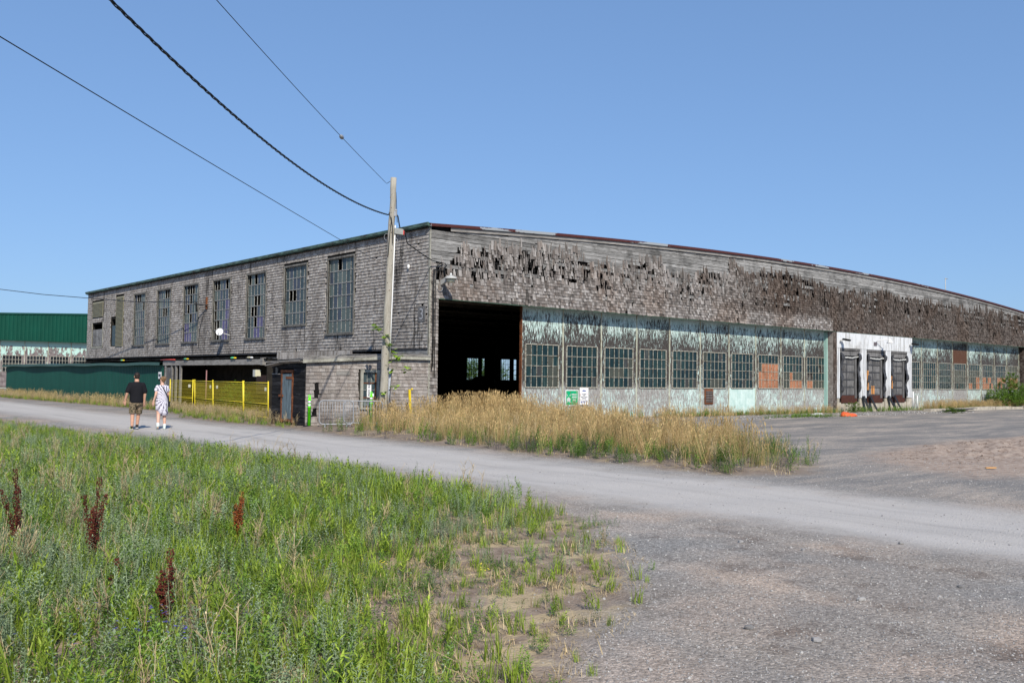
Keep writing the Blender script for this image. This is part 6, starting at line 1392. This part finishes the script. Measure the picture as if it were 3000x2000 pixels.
ang = n.m_('ARCTAN2', dz_, dx_); wv = n.m_('SINE', n.m_('ADD', n.m_('MULTIPLY', ang, 21), n.m_('MULTIPLY', n.noise(9, 3, oc), 9)))
ns_ = n.noise(22, 4, oc); val = n.m_('ADD', n.m_('MULTIPLY', wv, .5), n.m_('MULTIPLY', ns_, 1.2)); dress = n.done(n.mix(n.step(val, .02, .55), (.06,.05,.10), (.62,.60,.68)), .85)
c_ = MB(); c_.rings([(.06,.02,.44,.12,.12),(.04,.0,.52,.16,.15),(.0,0,.62,.185,.165),(0,0,.72,.19,.165),(0,0,.85,.195,.165),(0,0,.97,.175,.15),(0,0,1.08,.155,.13),(0,0,1.22,.16,.125),(0,0,1.33,.172,.112),(0,0,1.385,.125,.085),(0,0,1.405,.075,.065)], 22)
limb(c_, [Vector((-.135,0,1.34)), Vector((-.185,-.02,1.24))], [.068,.062]); limb(c_, [Vector((.135,0,1.34)), Vector((.18,.01,1.24))], [.068,.062])
o = part('dress', c_, dress, wom, local=True); remesh(o, .011, 3)
hr = plain('blonde_brown_hair', (.19,.11,.055), .55, 0, .45, 70); h_ = MB(); h_.ball(hw(0,-.02,.045), .082, .088, .088, 12); h_.ball(hw(0,-.05,.0), .07, .055, .07, 10); o = part('hair', h_, hr, wom, local=True); remesh(o, .01, 1)
h_ = MB(); h_.ball(hw(.01,-.10,.07), .05, .045, .048, 10)
for k in range(16): a = k*.9; c0_ = Vector(hw(.01+.03*cos(a),-.10,.07+.03*sin(a))); h_.tube([c0_, c0_+Vector((cos(a)*.045, -.03, sin(a)*.05)), c0_+Vector((cos(a)*.065, -.02, sin(a)*.06-.02))], [.008,.006,.003], 4)
part('hair_bun', h_, hr, wom, local=True)
h_ = MB(); p1, p2 = Vector(hw(-.088,.0,.005)), Vector(hw(-.07,.08,.005)); h_.tube([p1, p2, Vector(hw(.0,.105,.005))], .008, 4); h_.obox(p2, (.02,.02,0), (.006,-.006,0), (0,0,.018)); part('sunglasses', h_, M['black'], wom, local=True)
h_ = MB(); h_.tube([(-.05,-.085,1.40),(.02,-.135,1.30),(.10,-.145,1.15),(.165,-.13,1.0),(.20,-.08,.86)], .013, 6, sq=.5); part('bag_strap', h_, M['black'], wom, local=True)
h_ = MB(); h_.obox((.215,.0,.80), (.02,0,0), (0,.10,0), (0,0,.09)); part('bag', h_, M['black'], wom, local=True)
for fx, fy, pts in ((.10,.02,0), (-.13,-.20,1)):
    s_ = MB()
    if pts == 0:
        s_.rings([(fx,fy+.05,.0,.043,.13),(fx,fy+.05,.035,.045,.13),(fx,fy+.035,.06,.042,.105),(fx,fy+.0,.10,.042,.06),(fx,fy,.13,.044,.05)], 14)
    else:
        s_.tube([(fx,fy+.14,.035),(fx,fy+.08,.05),(fx,fy+.0,.115),(fx,fy-.03,.165)], [.035,.044,.045,.042], 12); s_.tube([(fx,fy,.12),(fx,fy+.02,.19)], .042, 10)
    part('shoe', s_, plain('pale_mint_shoe', (.62,.70,.66), .6), wom, local=True)
    s_ = MB(); s_.tube([(fx,fy+(.0 if pts == 0 else .02),.12 if pts == 0 else .17),(fx,fy+(.0 if pts == 0 else .015),.17 if pts == 0 else .22)], .040, 12); part('sock', s_, M['white'], wom, local=True)
